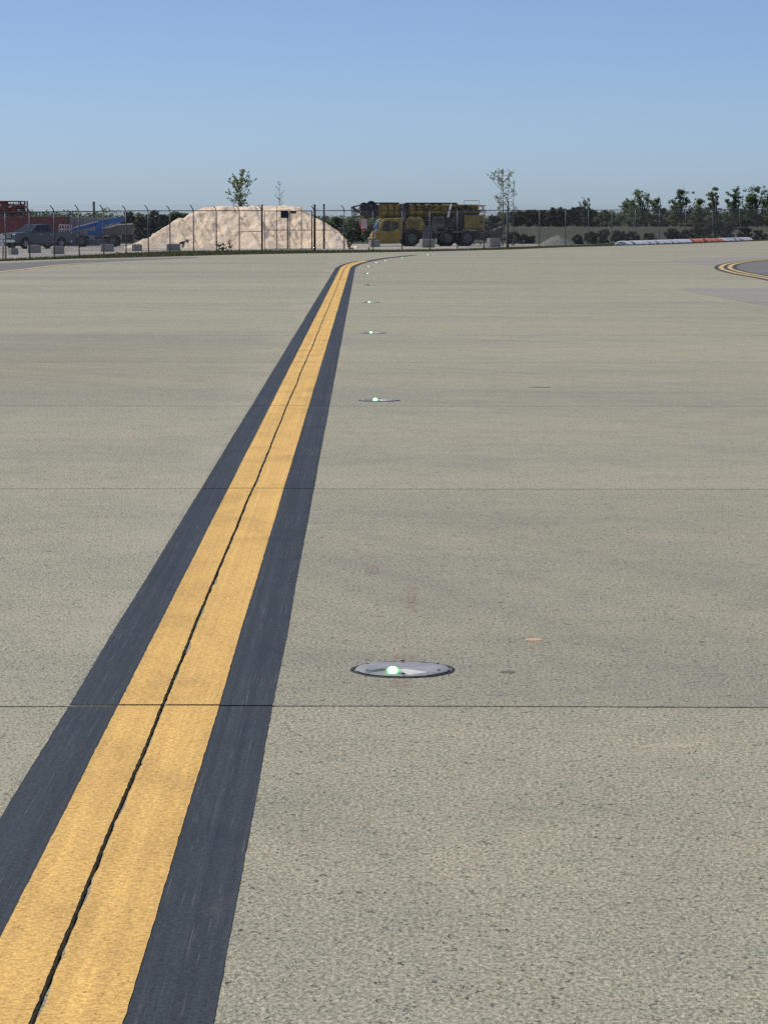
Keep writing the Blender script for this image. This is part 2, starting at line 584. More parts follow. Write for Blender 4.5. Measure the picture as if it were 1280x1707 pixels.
def joint_y(k, tt, side):
    """ragged transverse joint k, side -1 near lip / +1 far lip"""
    s = J0 + k * JS
    g = 0.0075 if k < 1 else (0.009 if k < 2 else 0.010)
    j = 0.006 * noise.noise(Vector((tt * 7, k * 3.1, side * 2.0))) + 0.003 * noise.noise(Vector((tt * 40, k * 3.1, side * 5.0)))
    b = 0.016 * noise.noise(Vector((tt * 0.8, k * 1.7, 0)))
    return s + b + side * (g + abs(j))

def slab(col, row):
    """row -1 .. 8: from joint row to joint row+1"""
    a, b = EDGE[col], EDGE[col + 1]
    fine = 0.05 if row <= 1 else (0.25 if row <= 4 else 1.0)
    ns = max(2, int(JS / fine))
    s0, s1 = J0 + row * JS, J0 + (row + 1) * JS
    if col == 1:
        hi_t = lambda s: crackL(s)
        lo_t = lambda s: a + 0.004
    elif col == 2:
        lo_t = lambda s: crackR(s)
        hi_t = lambda s: b - 0.004
    else:
        lo_t = lambda s: a + 0.004
        hi_t = lambda s: b - 0.004
    loop = []
    ft = fine
    nt = max(2, int(7.62 / ft))
    for i in range(nt):                                   # near edge, left to right
        tt = lo_t(s0) + (hi_t(s0) - lo_t(s0)) * i / nt
        loop.append((tt, joint_y(row, tt, 1)))
    for i in range(ns):
        s = s0 + 0.012 + (s1 - s0 - 0.024) * i / ns
        loop.append((hi_t(s), s))
    for i in range(nt):
        tt = hi_t(s1) + (lo_t(s1) - hi_t(s1)) * i / nt
        loop.append((tt, joint_y(row + 1, tt, -1)))
    for i in range(ns):
        s = s1 - 0.012 - (s1 - s0 - 0.024) * i / ns
        loop.append((lo_t(s), s))
    m = MB()
    n = len(loop)
    o = W((a + b) / 2, (s0 + s1) / 2)
    top = [W(t_, s_, 0.0) - o for t_, s_ in loop]
    bot = [W(t_, s_, -0.028) - o for t_, s_ in loop]
    m.add(top + bot, [tuple(range(n))] + [(i, i + n, (i + 1) % n + n, (i + 1) % n) for i in range(n)])
    ob = m.build('concrete_slab', 'slab_concrete', pav)
    ob.location = o
    return ob

for row in range(-1, NROW - 1):
    for c_ in range(4):
        slab(c_, row)

def sheet(name, pts, z, mat, parent=None, kind='structure'):
    m = MB()
    m.add([(p[0], p[1], z) for p in pts], [tuple(range(len(pts)))])
    o = m.build(name, mat, parent)
    if parent is None and kind:
        o['kind'] = kind
    return o

# dark filler seen in the joints
sN, sF = J0 - JS, J0 + (NROW - 1) * JS
jf = sheet('joint_filler', [W(-15.3, sN), W(15.3, sN), W(15.3, sF), W(-15.3, sF)], -0.022, 'joint_dark', pav)
# the far concrete, up to the grass, and what lies beside and behind the slabs
EDGE_PX = [(-90, 440), (0, 435.2), (120, 431), (220, 429), (310, 426.5), (400, 424), (490, 422.3), (580, 421), (720, 418.8), (850, 415.5),
           (941, 411.7), (1035, 409.2), (1140, 406.0), (1280, 400.6), (1400, 396.0)]
far_edge = [gnd(x, y) for x, y in EDGE_PX]
poly = [W(-60, sF), W(-15.24, sF), W(15.24, sF), W(70, sF)] + [Vector((75, far_edge[-1].y + 25, 0))] + list(reversed(far_edge)) + [Vector((-60, far_edge[0].y - 16, 0))]
m = MB()
n = len(poly)
m.add([(p.x, p.y, 0) for p in poly] + [(p.x, p.y, -0.2) for p in poly], [tuple(range(n))] + [(i, i + n, (i + 1) % n + n, (i + 1) % n) for i in range(n)])
m.build('far_concrete', 'slab_concrete', pav)
sheet('side_concrete', [W(-60, -40), W(-15.24, -40), W(-15.24, sF), W(-60, sF)], 0, 'slab_concrete', pav)
sheet('side_concrete', [W(15.24, -40), W(70, -40), W(70, sF), W(15.24, sF)], 0, 'slab_concrete', pav)
sheet('near_concrete', [W(-15.24, -40), W(15.24, -40), W(15.24, sN), W(-15.24, sN)], 0, 'slab_concrete', pav)

# darker, newer concrete on the right
def sheet_px(name, px, z, mat, parent=None):
    return sheet(name, [gnd(x, y) for x, y in px], z, mat, parent)

sheet_px('concrete_patch', [(1113, 434), (1150, 430.8), (1200, 428.6), (1320, 425), (1320, 436), (1200, 444), (1170, 441), (1140, 437.5)], 0.0015, 'patch_concrete', pav)
sheet_px('concrete_patch', [(1128, 480.5), (1330, 480.5), (1330, 520), (1255, 505), (1190, 494), (1155, 486)], 0.0015, 'patch_concrete', pav)

# asphalt shoulder on the left with its worn edge stripe, asphalt island on the right
sh = empty('asphalt_shoulder', kind='structure')
low = [(-90, 467), (0, 453.3), (50, 447.5), (100, 441.5), (160, 437), (240, 433), (330, 429.3)]
upp = [(330, 428.0), (240, 430.4), (120, 433.5), (0, 438.5), (-90, 444)]
sheet_px('asphalt', low + upp, 0.004, 'asphalt', sh)

def ribbon(name, path, o0, o1, z, mat, parent, step=None, jit=0.0):
    """strip along a plan path between lateral offsets o0..o1 (positive = right of travel)"""
    pts = []
    acc = 0.0
    for i, p in enumerate(path):
        a, b = path[max(0, i - 1)], path[min(len(path) - 1, i + 1)]
        d = Vector((b.x - a.x, b.y - a.y)).normalized()
        nr = Vector((d.y, -d.x))
        if i:
            acc += (Vector((p.x, p.y)) - Vector((path[i - 1].x, path[i - 1].y))).length
        pts.append((p, nr, acc))
    v, uv, f = [], [], []
    for i, (p, nr, s) in enumerate(pts):
        for k in range(3):
            off = o0 + (o1 - o0) * k / 2 + (jit * noise.noise(Vector((s * 1.7, k * 9 + o0 * 5, 2))) if k != 1 else 0)
            v.append((p.x + nr.x * off, p.y + nr.y * off, z))
            uv.append((off, s))
    for i in range(len(pts) - 1):
        for k in range(2):
            f.append((i * 3 + k, i * 3 + k + 1, i * 3 + k + 4, i * 3 + k + 3))
    mb = MB().add(v, f)
    return mb.build(name, mat, parent, uv=uv)

def spline(px, sub=8):
    P = [gnd(x, y) for x, y in px]
    out = []
    for i in range(len(P) - 1):
        p0, p1, p2, p3 = P[max(0, i - 1)], P[i], P[i + 1], P[min(len(P) - 1, i + 2)]
        for k in range(sub):
            u = k / sub
            out.append(0.5 * ((2 * p1) + (p2 - p0) * u + (2 * p0 - 5 * p1 + 4 * p2 - p3) * u * u + (3 * p1 - p0 - 3 * p2 + p3) * u ** 3))
    out.append(P[-1])
    return out

ribbon('edge_stripe', spline([(-90, 467), (0, 453.3), (50, 447.5), (100, 441.5), (160, 437)]), -0.12, 0.12, 0.008, 'faded_yellow_paint', sh)

isl = empty('asphalt_island', kind='structure')
curve_px = [(1330, 479), (1300, 470.5), (1270, 463.8), (1240, 458.6), (1215, 453.4), (1198, 447.3), (1203, 441.3), (1225, 436.7), (1250, 433.7), (1280, 431.3), (1330, 428.6)]
cpath = spline(curve_px, 8)
sheet('asphalt', [(p.x + 0.0, p.y) for p in cpath], 0.0045, 'asphalt', isl)
ribbon('black_border', cpath, -0.14, 0.62, 0.0075, 'brown_black_paint', isl)
ribbon('yellow_stripe', cpath, 0.0, 0.17, 0.010, 'faded_yellow_paint', isl, jit=0.01)
ribbon('yellow_stripe', cpath, 0.31, 0.47, 0.010, 'faded_yellow_paint', isl, jit=0.01)

# ------------------------------------------------------------------ centreline marking: yellow with black borders, split by the joint
YL, YR, BL, BR = -0.146, 0.186, -0.312, 0.365
mark = empty('centreline_marking', kind='structure')

def strip(name, mat, tl, tr, s0, s1, ds, z):
    n_ = max(2, int((s1 - s0) / ds))
    v, uv, f = [], [], []
    nl = 4
    for i in range(n_ + 1):
        s = s0 + (s1 - s0) * i / n_
        a, b = tl(s), tr(s)
        for k in range(nl + 1):
            tt = a + (b - a) * k / nl
            p = W(tt, s, z)
            v.append(p)
            uv.append((tt + 3.0, s))
    for i in range(n_):
        for k in range(nl):
            q = i * (nl + 1) + k
            f.append((q, q + 1, q + nl + 2, q + nl + 1))
    MB().add(v, f).build(name, mat, mark, uv=uv)

def wob(seed, amp, fr=1.3):
    return lambda s: amp * noise.noise(Vector((s * fr, seed, 0))) + amp * .3 * noise.noise(Vector((s * fr * 9, seed, 3))) + 0.0022 * noise.noise(Vector((s * 13, seed, 3)))

wyl, wyr, wbl, wbr = wob(1, .004, .5), wob(2, .004, .5), wob(3, .005, .5), wob(4, .005, .5)
for row in range(-1, NROW - 1):
    s0, s1 = J0 + row * JS + 0.012, J0 + (row + 1) * JS - 0.012
    if row == -1:
        s0 = J0 - JS + 1.0
    ds = 0.03 if row <= 0 else (0.06 if row <= 2 else 0.4)
    strip('black_border', 'black_paint', lambda s: BL + wbl(s), lambda s: YL + wyl(s) + 0.02, s0, s1, ds, 0.0025)
    strip('yellow_stripe', 'yellow_paint', lambda s: YL + wyl(s), lambda s: crackL(s) - 0.0005, s0, s1, ds, 0.0050)
    strip('yellow_stripe', 'yellow_paint', lambda s: crackR(s) + 0.003 + 0.014 * max(0, noise.noise(Vector((s * 3.1, 4, 1)))) + 0.002 * noise.noise(Vector((s * 27, 4, 1))), lambda s: YR + wyr(s), s0, s1, ds, 0.0050)
    strip('black_border', 'black_paint', lambda s: YR + wyr(s) - 0.02, lambda s: BR + wbr(s), s0, s1, ds, 0.0025)

def cl_dev(Y):
    return 0.00195 * max(0.0, Y - 95) ** 2

def cl_X(Y):
    return X0 + SLOPE * Y + cl_dev(Y)

cpath2 = [Vector((cl_X(y), y, 0)) for y in [sF + 0.02 + (113.5 - sF) * i / 40 for i in range(41)]]
cpath3 = [Vector((cl_X(y), y, 0)) for y in [113.5 + 20 * i / 20 for i in range(21)]]
ribbon('black_border', cpath2, BL, YL + 0.01, 0.0035, 'black_paint', mark, jit=0.01)
ribbon('yellow_stripe', cpath2, YL, -0.012, 0.007, 'yellow_paint', mark)
ribbon('yellow_stripe', cpath2, 0.010, YR, 0.007, 'yellow_paint', mark)
ribbon('joint_line', cpath2, -0.012, 0.010, 0.0035, 'joint_dark', mark, jit=0.006)
ribbon('black_border', cpath2, YR - 0.01, BR, 0.0035, 'black_paint', mark, jit=0.01)
ribbon('black_border', cpath3, -0.02, BR, 0.0035, 'brown_black_paint', mark, jit=0.05)

# ------------------------------------------------------------------ terrain beyond the pavement
def grid_sheet(name, xs, ys, zf, mat):
    v = [(x, y, zf(x, y)) for y in ys for x in xs]
    nx = len(xs)
    f = [(j * nx + i, j * nx + i + 1, (j + 1) * nx + i + 1, (j + 1) * nx + i) for j in range(len(ys) - 1) for i in range(nx - 1)]
    o = MB().add(v, f).build(name, mat, None, smooth=True)
    o['kind'] = 'structure'
    return o

xs = [-2500, -900, -350, -150] + [-90 + 3 * i for i in range(61)] + [150, 350, 900, 2500]
ys = [-60, 0, 60, 90] + [100 + 2.5 * i for i in range(60)] + [250 + 6 * i for i in range(40)] + [520, 640, 900, 1500, 3000, 6000]
grid_sheet('ground', xs, ys, lambda x, y: terrain(x, y) - (0.25 if y < 95 else 0.0), 'field_grass')

def yard_z(x, y):
    return terrain(x, y) + 0.03

# gravel yard behind the fence
def yard():
    v, f = [], []
    nx, ny = 70, 40
    for j in range(ny + 1):
        for i in range(nx + 1):
            X = -75 + 91 * i / nx
            ya = lerp_table(FENCE_XY, X) + 1.2 + 0.8 * noise.noise(Vector((X * .3, 0, 0)))
            Y = ya + (275 + 6 * noise.noise(Vector((X * .1, 5, 0))) - ya) * j / ny
            v.append((X, Y, terrain(X, Y) + 0.035))
    for j in range(ny):
        for i in range(nx):
            q = j * (nx + 1) + i
            f.append((q, q + 1, q + nx + 2, q + nx + 1))
    o = MB().add(v, f).build('gravel_yard', 'yard_gravel', smooth=True)
    o['kind'] = 'structure'
yard()

# pale strip along the far rise
strip_pts = []
for i in range(41):
    X = -90 + 5 * i
    for Y in (386, 391):
        strip_pts.append((X, Y, terrain(X, Y) + 0.05))
o = MB().add(strip_pts, [(2 * i, 2 * i + 2, 2 * i + 3, 2 * i + 1) for i in range(40)]).build('pale_strip', 'strip_tan')
o['kind'] = 'structure'

# grass verge between pavement and fence
def blades(name, n, sampler, h0, h1, w, mat, label):
    v, f = [], []
    for _ in range(n):
        X, Y, z = sampler()
        for k in range(3):
            a = random.uniform(0, 2 * PI)
            h = random.uniform(h0, h1)
            lx, ly = random.uniform(-.5, .5) * h, random.uniform(-.5, .5) * h
            x, y = X + random.uniform(-.05, .05), Y + random.uniform(-.05, .05)
            dx, dy = math.cos(a) * w, math.sin(a) * w
            b = len(v)
            v += [(x - dx, y - dy, z), (x + dx, y + dy, z), (x + lx, y + ly, z + h)]
            f.append((b, b + 1, b + 2))
    o = MB().add(v, f).build(name, mat)
    tag(o, label, 'grass', kind='stuff')

edge_xy = [(-60.0, far_edge[0].y - 16)] + [(p.x, p.y) for p in far_edge] + [(75.0, far_edge[-1].y + 25)]

def verge():
    while True:
        X = random.uniform(-26, 45)
        a = lerp_table(edge_xy, X) + 0.1
        b = lerp_table(FENCE_XY, X) + 2.2
        if b > a:
            Y = a + (b - a) * random.random() ** 0.8
            return X, Y, terrain(X, Y)
blades('grass_verge', 26000, verge, 0.04, 0.13, 0.018, 'grass_blade', 'short olive grass strip along the foot of the fence')

# ------------------------------------------------------------------ taxiway lights
t = NT('light_metal')
p = t.pos(obj=True)
c = t.mix((0.30, 0.305, 0.32), t.ramp(t.noise(p, 14, 5, .7), [(0.3, 0.7), (0.7, 1.12)]), 1.0, 'MULTIPLY')
t.out(c, 0.72, 0.0, 0.3)
t.bump(t.noise(p, 120, 3), 0.4, 0.001)
t = NT('green_lamp')
t.out((0.6, 1.0, 0.65), 0.3)
t.b.inputs['Emission Color'].default_value = (0.45, 1.0, 0.52, 1)
t.b.inputs['Emission Strength'].default_value = 2.3
t = NT('green_glow')  # glow colour for the green fringe around the lamp
t.out((0.1, 0.7, 0.15), 0.1)
t.b.inputs['Emission Color'].default_value = (0.12, 1.0, 0.16, 1)
t.b.inputs['Emission Strength'].default_value = 1.3
t = NT('dead_lamp')
t.out((0.05, 0.09, 0.06), 0.1)
plain('ramp_pale', (0.62, 0.61, 0.58), 0.6, 0, 0.15, 30)
plain('sealant', (0.02, 0.02, 0.02), 0.7, 0, 0.4, 30)

def make_light():
    root = empty('taxiway_light')
    # sealant ring, ragged
    m = MB()
    n_ = 96
    v, f = [], []
    for k in range(n_):
        a = 2 * PI * k / n_
        jo = 0.006 * noise.noise(Vector((math.cos(a) * 4, math.sin(a) * 4, 1))) + 0.003 * noise.noise(Vector((math.cos(a) * 18, math.sin(a) * 18, 1)))
        ji = 0.006 * noise.noise(Vector((math.cos(a) * 6, math.sin(a) * 6, 5)))
        for r, z in ((0.187 + jo, 0.0012), (0.187 + jo * 1.0 - 0.003, 0.0030), (0.174 + ji * 1.3, 0.0030)):
            v.append((r * math.cos(a), r * math.sin(a), z))
    for k in range(n_):
        k2 = (k + 1) % n_
        for j in range(2):
            f.append((k * 3 + j, k2 * 3 + j, k2 * 3 + j + 1, k * 3 + j + 1))
    m.add(v, f).build('sealant_ring', 'sealant', root)
    # casting: shallow dome with a wedge pocket towards -y (towards the pilot) and one away
    m = MB()
    nr, na = 56, 180
    v, f = [], []

    def hgt(x, y):
        r = math.hypot(x, y) / 0.168
        z = 0.0055 + 0.0065 * max(0.0, 1 - r ** 14)
        for sy in (-1, 1):
            yy = y * sy                                 # distance out from the centre on that side
            xx = x - 0.036 * sy
            if yy > 0.035:
                half = 0.030 + (yy - 0.035) * 1.15
                e = half - abs(xx)
                if e > 0:
                    wall = 0.007 + (yy - 0.035) * 0.10
                    depth = min(1.0, e / wall) * min(1, (yy - 0.035) / 0.008)
                    z -= depth * 0.0080
        return max(z, 0.0038)
    for j in range(nr + 1):
        for k in range(na):
            r = 0.168 * j / nr
            a = 2 * PI * k / na
            if j == nr:
                r *= 1 - 0.02 * (1 if int(a / (PI / 3) + .25) % 2 and (a % (PI / 3)) < .12 else 0)
            x, y = r * math.cos(a), r * math.sin(a)
            v.append((x, y, hgt(x, y) if j < nr else 0.0046))
    for j in range(nr):
        for k in range(na):
            k2 = (k + 1) % na
            f.append((j * na + k, j * na + k2, (j + 1) * na + k2, (j + 1) * na + k))
    m.add(v, f).build('casting', 'light_metal', root)
    for k in range(6):
        a = PI / 6 + k * PI / 3
        MB().cyl((0.146 * math.cos(a), 0.146 * math.sin(a), 0.0105), (0, 0, 1), 0.007, 0.0042, 6).build('bolt', 'sealant', root)
    # pale ramp on the right side of the pocket
    MB().add([(-0.018, -0.050, 0.0118), (0.012, -0.052, 0.0126), (0.088, -0.122, 0.0124), (0.022, -0.140, 0.0050),
              (-0.018, -0.050, 0.004), (0.012, -0.055, 0.004), (0.088, -0.128, 0.004), (0.030, -0.140, 0.003)],
             [(0, 1, 2, 3), (0, 4, 5, 1), (1, 5, 6, 2), (2, 6, 7, 3), (3, 7, 4, 0)]).build('pocket_ramp', 'ramp_pale', root)
    # lens bulging from the pocket mouth
    m = MB()
    m.ico((-0.036, -0.098, 0.0140), 0.0185, 3, 0, (1.0, 0.6, 0.80))
    m.build('lamp', 'green_lamp', root, smooth=True)
    m = MB()  # glowing shell behind the lens, shaped as the green fringe of its light
    m.ico((-0.036, -0.093, 0.0120), 0.0215, 3, 0, (1.05, 0.6, 0.80))
    m.build('lens_glow', 'green_glow', root, smooth=True)
    return root

light0 = make_light()
LD = [9.98, 25.22, 40.46, 55.7, 70.9, 86.2, 99.5, 108.6, 114.6, 123.2, 133.5]
LLAB = ['green taxiway light set in a round grey plate nearest the viewer',
        'second lit taxiway light from the viewer, beyond the second joint',
        'third lit taxiway light from the viewer',
        'fourth lit taxiway light, last before the wide gap in the row',
        'unlit taxiway light in the gap between the fourth and fifth lit ones',
        'lit taxiway light just beyond the gap in the row',
        'second lit taxiway light beyond the gap in the row',
        'lit taxiway light where the row starts to bend right',
        'second lit taxiway light on the bend to the right',
        'third lit taxiway light on the bend to the right',
        'fourth lit taxiway light on the bend to the right',
        ]
for i, Y in enumerate(LD):
    o = light0 if i == 0 else copy_tree(light0)
    o.location = (cl_X(Y) + 0.805, Y, 0.0)
    tag(o, LLAB[i], 'taxiway light', 'taxiway lights along the centreline')
    if i > 0:
        o.rotation_euler = (0, 0, random.uniform(-.04, .04))
    if i == 4:
        for ch in o.children:
            if ch.name.startswith(('lamp', 'lens')):
                ch.data = ch.data.copy()
                ch.data.materials[0] = M['dead_lamp']

# chips and marks on the slabs
def chip(name, x, y, lx, ly, h, mat, label, cat):
    p = gnd(x, y)
    m = MB()
    n_ = 14
    ring = []
    for k in range(n_):
        a = 2 * PI * k / n_
        q = 1 + .3 * noise.noise(Vector((math.cos(a) * 2 + x, math.sin(a) * 2, 0)))
        ring.append((lx * q * math.cos(a), ly * q * math.sin(a)))
    v = [(a, b, 0.001) for a, b in ring] + [(a * .75, b * .75, h) for a, b in ring] + [(0, 0, h * 1.1)]
    f = [(k, (k + 1) % n_, (k + 1) % n_ + n_, k + n_) for k in range(n_)] + [(k + n_, (k + 1) % n_ + n_, 2 * n_) for k in range(n_)]
    o = m.add(v, f).build(name, mat)
    o.location = p
    tag(o, label, cat)
    return o
chip('paint_chip', 890, 1067, 0.036, 0.030, 0.004, 'tan_chip', 'small tan flake lying on the concrete right of the nearest light', 'flake')
chip('tar_spot', 846, 1121, 0.030, 0.026, 0.0025, 'grey_chip', 'small dark tar spot beside the nearest taxiway light', 'tar spot')
chip('tar_spot', 900, 645.5, 0.11, 0.05, 0.004, 'grey_chip', 'thin dark tar smear on the concrete right of the second light', 'tar spot')

# faded red survey paint
t = NT('red_survey_paint')
tr = t.n('ShaderNodeBsdfTransparent')
mx = t.n('ShaderNodeMixShader')
t.out((0.36, 0.13, 0.11), 0.85)
t.l(t.ramp(t.noise(t.pos(), 55, 5, .7), [(0.50, 0.0), (0.66, 0.6)]), mx.inputs[0])
t.l(tr.outputs[0], mx.inputs[1])
t.l(t.b.outputs[0], mx.inputs[2])
t.l(mx.outputs[0], t.t.nodes['Material Output'].inputs[0])
sv = empty('survey_marks', kind='structure')
for (x, y, w_, h_) in ((686, 993, 9, 14), (688, 1012, 8, 10), (621, 950, 12, 7), (676, 1098, 22, 6), (668, 1140, 20, 6)):
    sheet_px('red_mark', [(x - w_, y + h_), (x + w_, y + h_), (x + w_, y - h_), (x - w_, y - h_)], 0.0015, 'red_survey_paint', sv)

# ------------------------------------------------------------------ fence
def fence_top(x):
    Y = fence_pt(x).y
    row = lerp_table([(-100, 353.5), (60, 353), (230, 351), (900, 350), (1400, 348.5)], x)
    return HC + (HY - row) * Y / F

def fz(x):
    p = fence_pt(x)
    return terrain(p.x, p.y)

def run_mesh(pxs, h_lo=0.05, spacing=0.072):
    """real diamond wires between the given post columns"""
    pts = [fence_pt(x) for x in pxs]
    tops = [fence_top(x) for x in pxs]
    L = [0.0]
    for a, b in zip(pts, pts[1:]):
        L.append(L[-1] + (b - a).length)

    def P(u, v):
        u = max(0, min(L[-1] - 1e-6, u))
        for i in range(len(L) - 1):
            if u <= L[i + 1]:
                k = (u - L[i]) / (L[i + 1] - L[i])
                p = pts[i].lerp(pts[i + 1], k)
                z0 = terrain(p.x, p.y) + h_lo
                z1 = tops[i] + (tops[i + 1] - tops[i]) * k - 0.03
                return Vector((p.x, p.y, z0 + (z1 - z0) * v))
    m = MB()
    hgt = tops[0]
    r = 0.0014
    v, f = [], []
    u = -hgt
    while u < L[-1]:
        for sgn in (1, -1):
            a, b = (u, u + hgt) if sgn > 0 else (u + hgt, u)
            v0, v1 = 0.0, 1.0
            lo, hi = min(a, b), max(a, b)
            ka = kb = None
            # clip to the run
            t0 = max(0.0, (0 - lo) / (hi - lo))
            t1 = min(1.0, (L[-1] - lo) / (hi - lo))
            if t1 <= t0:
                continue
            if sgn > 0:
                pa, pb = P(lo + (hi - lo) * t0, t0), P(lo + (hi - lo) * t1, t1)
            else:
                pa, pb = P(lo + (hi - lo) * t0, 1 - t0), P(lo + (hi - lo) * t1, 1 - t1)
            d = (pb - pa).normalized()
            q = Vector((d.y, -d.x, 0)).normalized()
            w = d.cross(q)
            base = len(v)
            for pp in (pa, pb):
                for t_ in (0, 2.094, 4.189):
                    v.append(pp + (q * math.cos(t_) + w * math.sin(t_)) * r + q * (0.004 * sgn))
            for k in range(3):
                k2 = (k + 1) % 3
                f.append((base + k, base + k2, base + 3 + k2, base + 3 + k))
        u += spacing
    return m.add(v, f)

def fence_run(name, pxs, label, arms=True, strands=True, skip_posts=()):
    root = empty(name, fence_pt(pxs[0]), 0, label, 'fence')
    o0 = Vector(root.location)

    def loc(mb):
        mb.v = [(a - o0.x, b - o0.y, c - o0.z) for a, b, c in mb.v]
        return mb
    armtips = []
    for i, x in enumerate(pxs):
        p, zt = fence_pt(x), fence_top(x)
        p = Vector((p.x, p.y + 0.05, 0))
        if x not in skip_posts:
            po = loc(MB().tube([(p.x, p.y, fz(x) - 0.05), (p.x, p.y, zt + 0.02)], 0.030 if arms else 0.026, 8)).build('post', 'fence_steel', root, smooth=True)
        else:
            po = root
        tip = Vector((p.x - 0.16, p.y - 0.24, zt + 0.30 + random.uniform(-.04, .03)))
        armtips.append((Vector((p.x, p.y, zt)), tip))
        if arms:
            loc(MB().tube([(p.x, p.y, zt), (p.x - .05, p.y - .06, zt + .13), tip], [0.028, 0.026, 0.02], 6)).build('barb_arm', 'fence_steel', po)
    for a, b in zip(pxs, pxs[1:]):
        pa, pb = fence_pt(a), fence_pt(b)
        loc(MB().tube([(pa.x, pa.y, fence_top(a)), (pb.x, pb.y, fence_top(b))], 0.027, 6)).build('top_rail', 'fence_steel', root, smooth=True)
    loc(run_mesh(pxs)).build('wire_mesh', 'fence_wire', root)['kind'] = 'stuff'
    if strands:
        for k in (0.4, 0.7, 1.0):
            m = MB()
            for (a0, a1), (b0, b1) in zip(armtips, armtips[1:]):
                m.tube([a0.lerp(a1, k), (a0.lerp(a1, k) + b0.lerp(b1, k)) / 2 - Vector((0, 0, 0.02)), b0.lerp(b1, k)], 0.003, 3, False)
            loc(m).build('barbed_wire', 'fence_wire', root)
    return root

fence_run('chain_link_fence', [-70, -29, 12, 52, 93, 134, 175, 212, 249, 285, 324, 362, 400, 437],
          'chain link fence with slanted barb arms in front of the sand heap and pickup', skip_posts=(437,))
fence_run('chain_link_fence', [524, 574, 622, 670, 716, 762, 806, 846],
          'chain link fence run in front of the yellow crane', skip_posts=(524, 846))
fence_run('chain_link_fence', [846, 898, 941, 979, 1018, 1057, 1097, 1140, 1185, 1230, 1280, 1335],
          'long dark chain link fence behind the white and orange barricades', arms=False, strands=True, skip_posts=(846,))

def px_post(name, x, top, bottom, Y, r, mat, label, cap=0.0):
    a, b = at(x, bottom, Y), at(x, top, Y)
    z0 = terrain(a.x, Y) - 0.05
    root = empty(name, (a.x, Y, z0), 0, label, 'post')
    MB().tube([(0, 0, 0), (0, 0, b.z - z0)], r, 10).build('shaft', mat, root, smooth=True)
    MB().tube([(0, 0, b.z - z0), (0, 0, b.z - z0 + 0.03)], [r * 1.25, r * 0.7], 10).build('cap', mat, root)
    return root
gY = fence_pt(480).y
px_post('gate_post', 437, 341, 417, fence_pt(437).y, 0.052, 'gate_post_steel', 'tall thick dark gate post at the left side of the gate')
px_post('gate_post', 524.5, 341, 414, fence_pt(524).y, 0.062, 'gate_post_steel', 'tall thick rusty gate post at the right side of the gate')
px_post('gate_post', 540, 340, 373, 222, 0.075, 'gate_post_steel', 'dark post standing behind the right gate post')
px_post('fence_post', 846, 335, 412, fence_pt(846).y, 0.075, 'fence_steel', 'tall pale post beside the thin tree right of the crane')
px_post('utility_post', 157, 336, 400, 262, 0.11, 'gate_post_steel', 'short dark pole rising behind the grey trailer')
px_post('utility_post', 1193, 327, 400, 330, 0.11, 'gate_post_steel', 'dark pole in front of the trees at the far right')

# the gate: two leaves of pipe and wire
def gate():
    Y = gY + 0.02
    XA, XB, XC = at(441, 400, Y).x, at(481, 400, Y).x, at(520, 400, Y).x
    top = fence_top(480) - 0.02
    mid = at(480, 383, Y).z
    root = empty('chain_link_gate', (XA, Y, 0), 0, 'double leaf pipe gate with a middle rail in front of the sand heap', 'gate')
    def t_(name, a, b, r, mat='fence_steel'):
        MB().tube([Vector(a) - Vector((XA, Y, 0)), Vector(b) - Vector((XA, Y, 0))], r, 6).build(name, mat, root, smooth=True)
    for a, b in ((XA, XB - .05), (XB + .05, XC)):
        t_('top_rail', (a, Y, top), (b, Y, top), 0.027)
        t_('middle_rail', (a, Y, mid), (b, Y, mid), 0.022)
        t_('bottom_rail', (a, Y, 0.08), (b, Y, 0.08), 0.022)
        t_('stile', (a, Y, 0.05), (a, Y, top + .02), 0.024)
        t_('stile', (b, Y, 0.05), (b, Y, top + .02), 0.034, 'gate_post_steel')
        t_('upright', ((a + b) / 2 + .04, Y, 0.05), ((a + b) / 2 + .04, Y, top + .25), 0.02)
        t_('brace', (a, Y, mid - .3), ((a + b) / 2, Y, mid + .55), 0.014)
    m = run_mesh([441, 481, 520])
    m.v = [(x - XA, y - Y, z) for x, y, z in m.v]
    m.build('wire_mesh', 'fence_wire', root)['kind'] = 'stuff'
gate()

def panel_px(name, x0, x1, y0, y1, Y, mat, label, cat, slats=0):
    a, b = at(x0, y1, Y), at(x1, y0, Y)
    root = empty(name, ((a.x + b.x) / 2, Y, a.z), 0, label, cat)
    w_, h_ = b.x - a.x, b.z - a.z
    MB().box((0, 0, h_ / 2), (w_, 0.03, h_)).build('board', mat, root)
    for k in range(slats):
        z = h_ * (k + 0.5) / slats
        MB().box((0, -0.02, z), (w_ * .9, 0.008, 0.028)).build('text_band', 'crane_grey', root)
    return root
panel_px('gate_sign', 468, 481, 351, 363, gY - 0.05, 'sign_dark', 'small dark sign hung on the gate, left of its middle', 'sign', 2)
panel_px('gate_sign', 484, 494, 351.5, 355.5, gY - 0.05, 'wood_weathered', 'narrow brown board under the gate top rail', 'sign')

# middle pipe carried past the gate on the left and right fence
for x0, x1, lab in ((402, 435, 'short horizontal pipe tied to the fence left of the gate'), (527, 552, 'short horizontal pipe tied to the fence right of the gate')):
    a, b = at(x0, 386 if x0 < 420 else 383, fence_pt(x0).y - .08), at(x1, 385 if x0 < 420 else 383, fence_pt(x1).y - .08)
    o = MB().tube([(0, 0, 0), b - a], 0.02, 6).build('rail_pipe', 'fence_steel')
    o.location = a
    tag(o, lab, 'pipe')

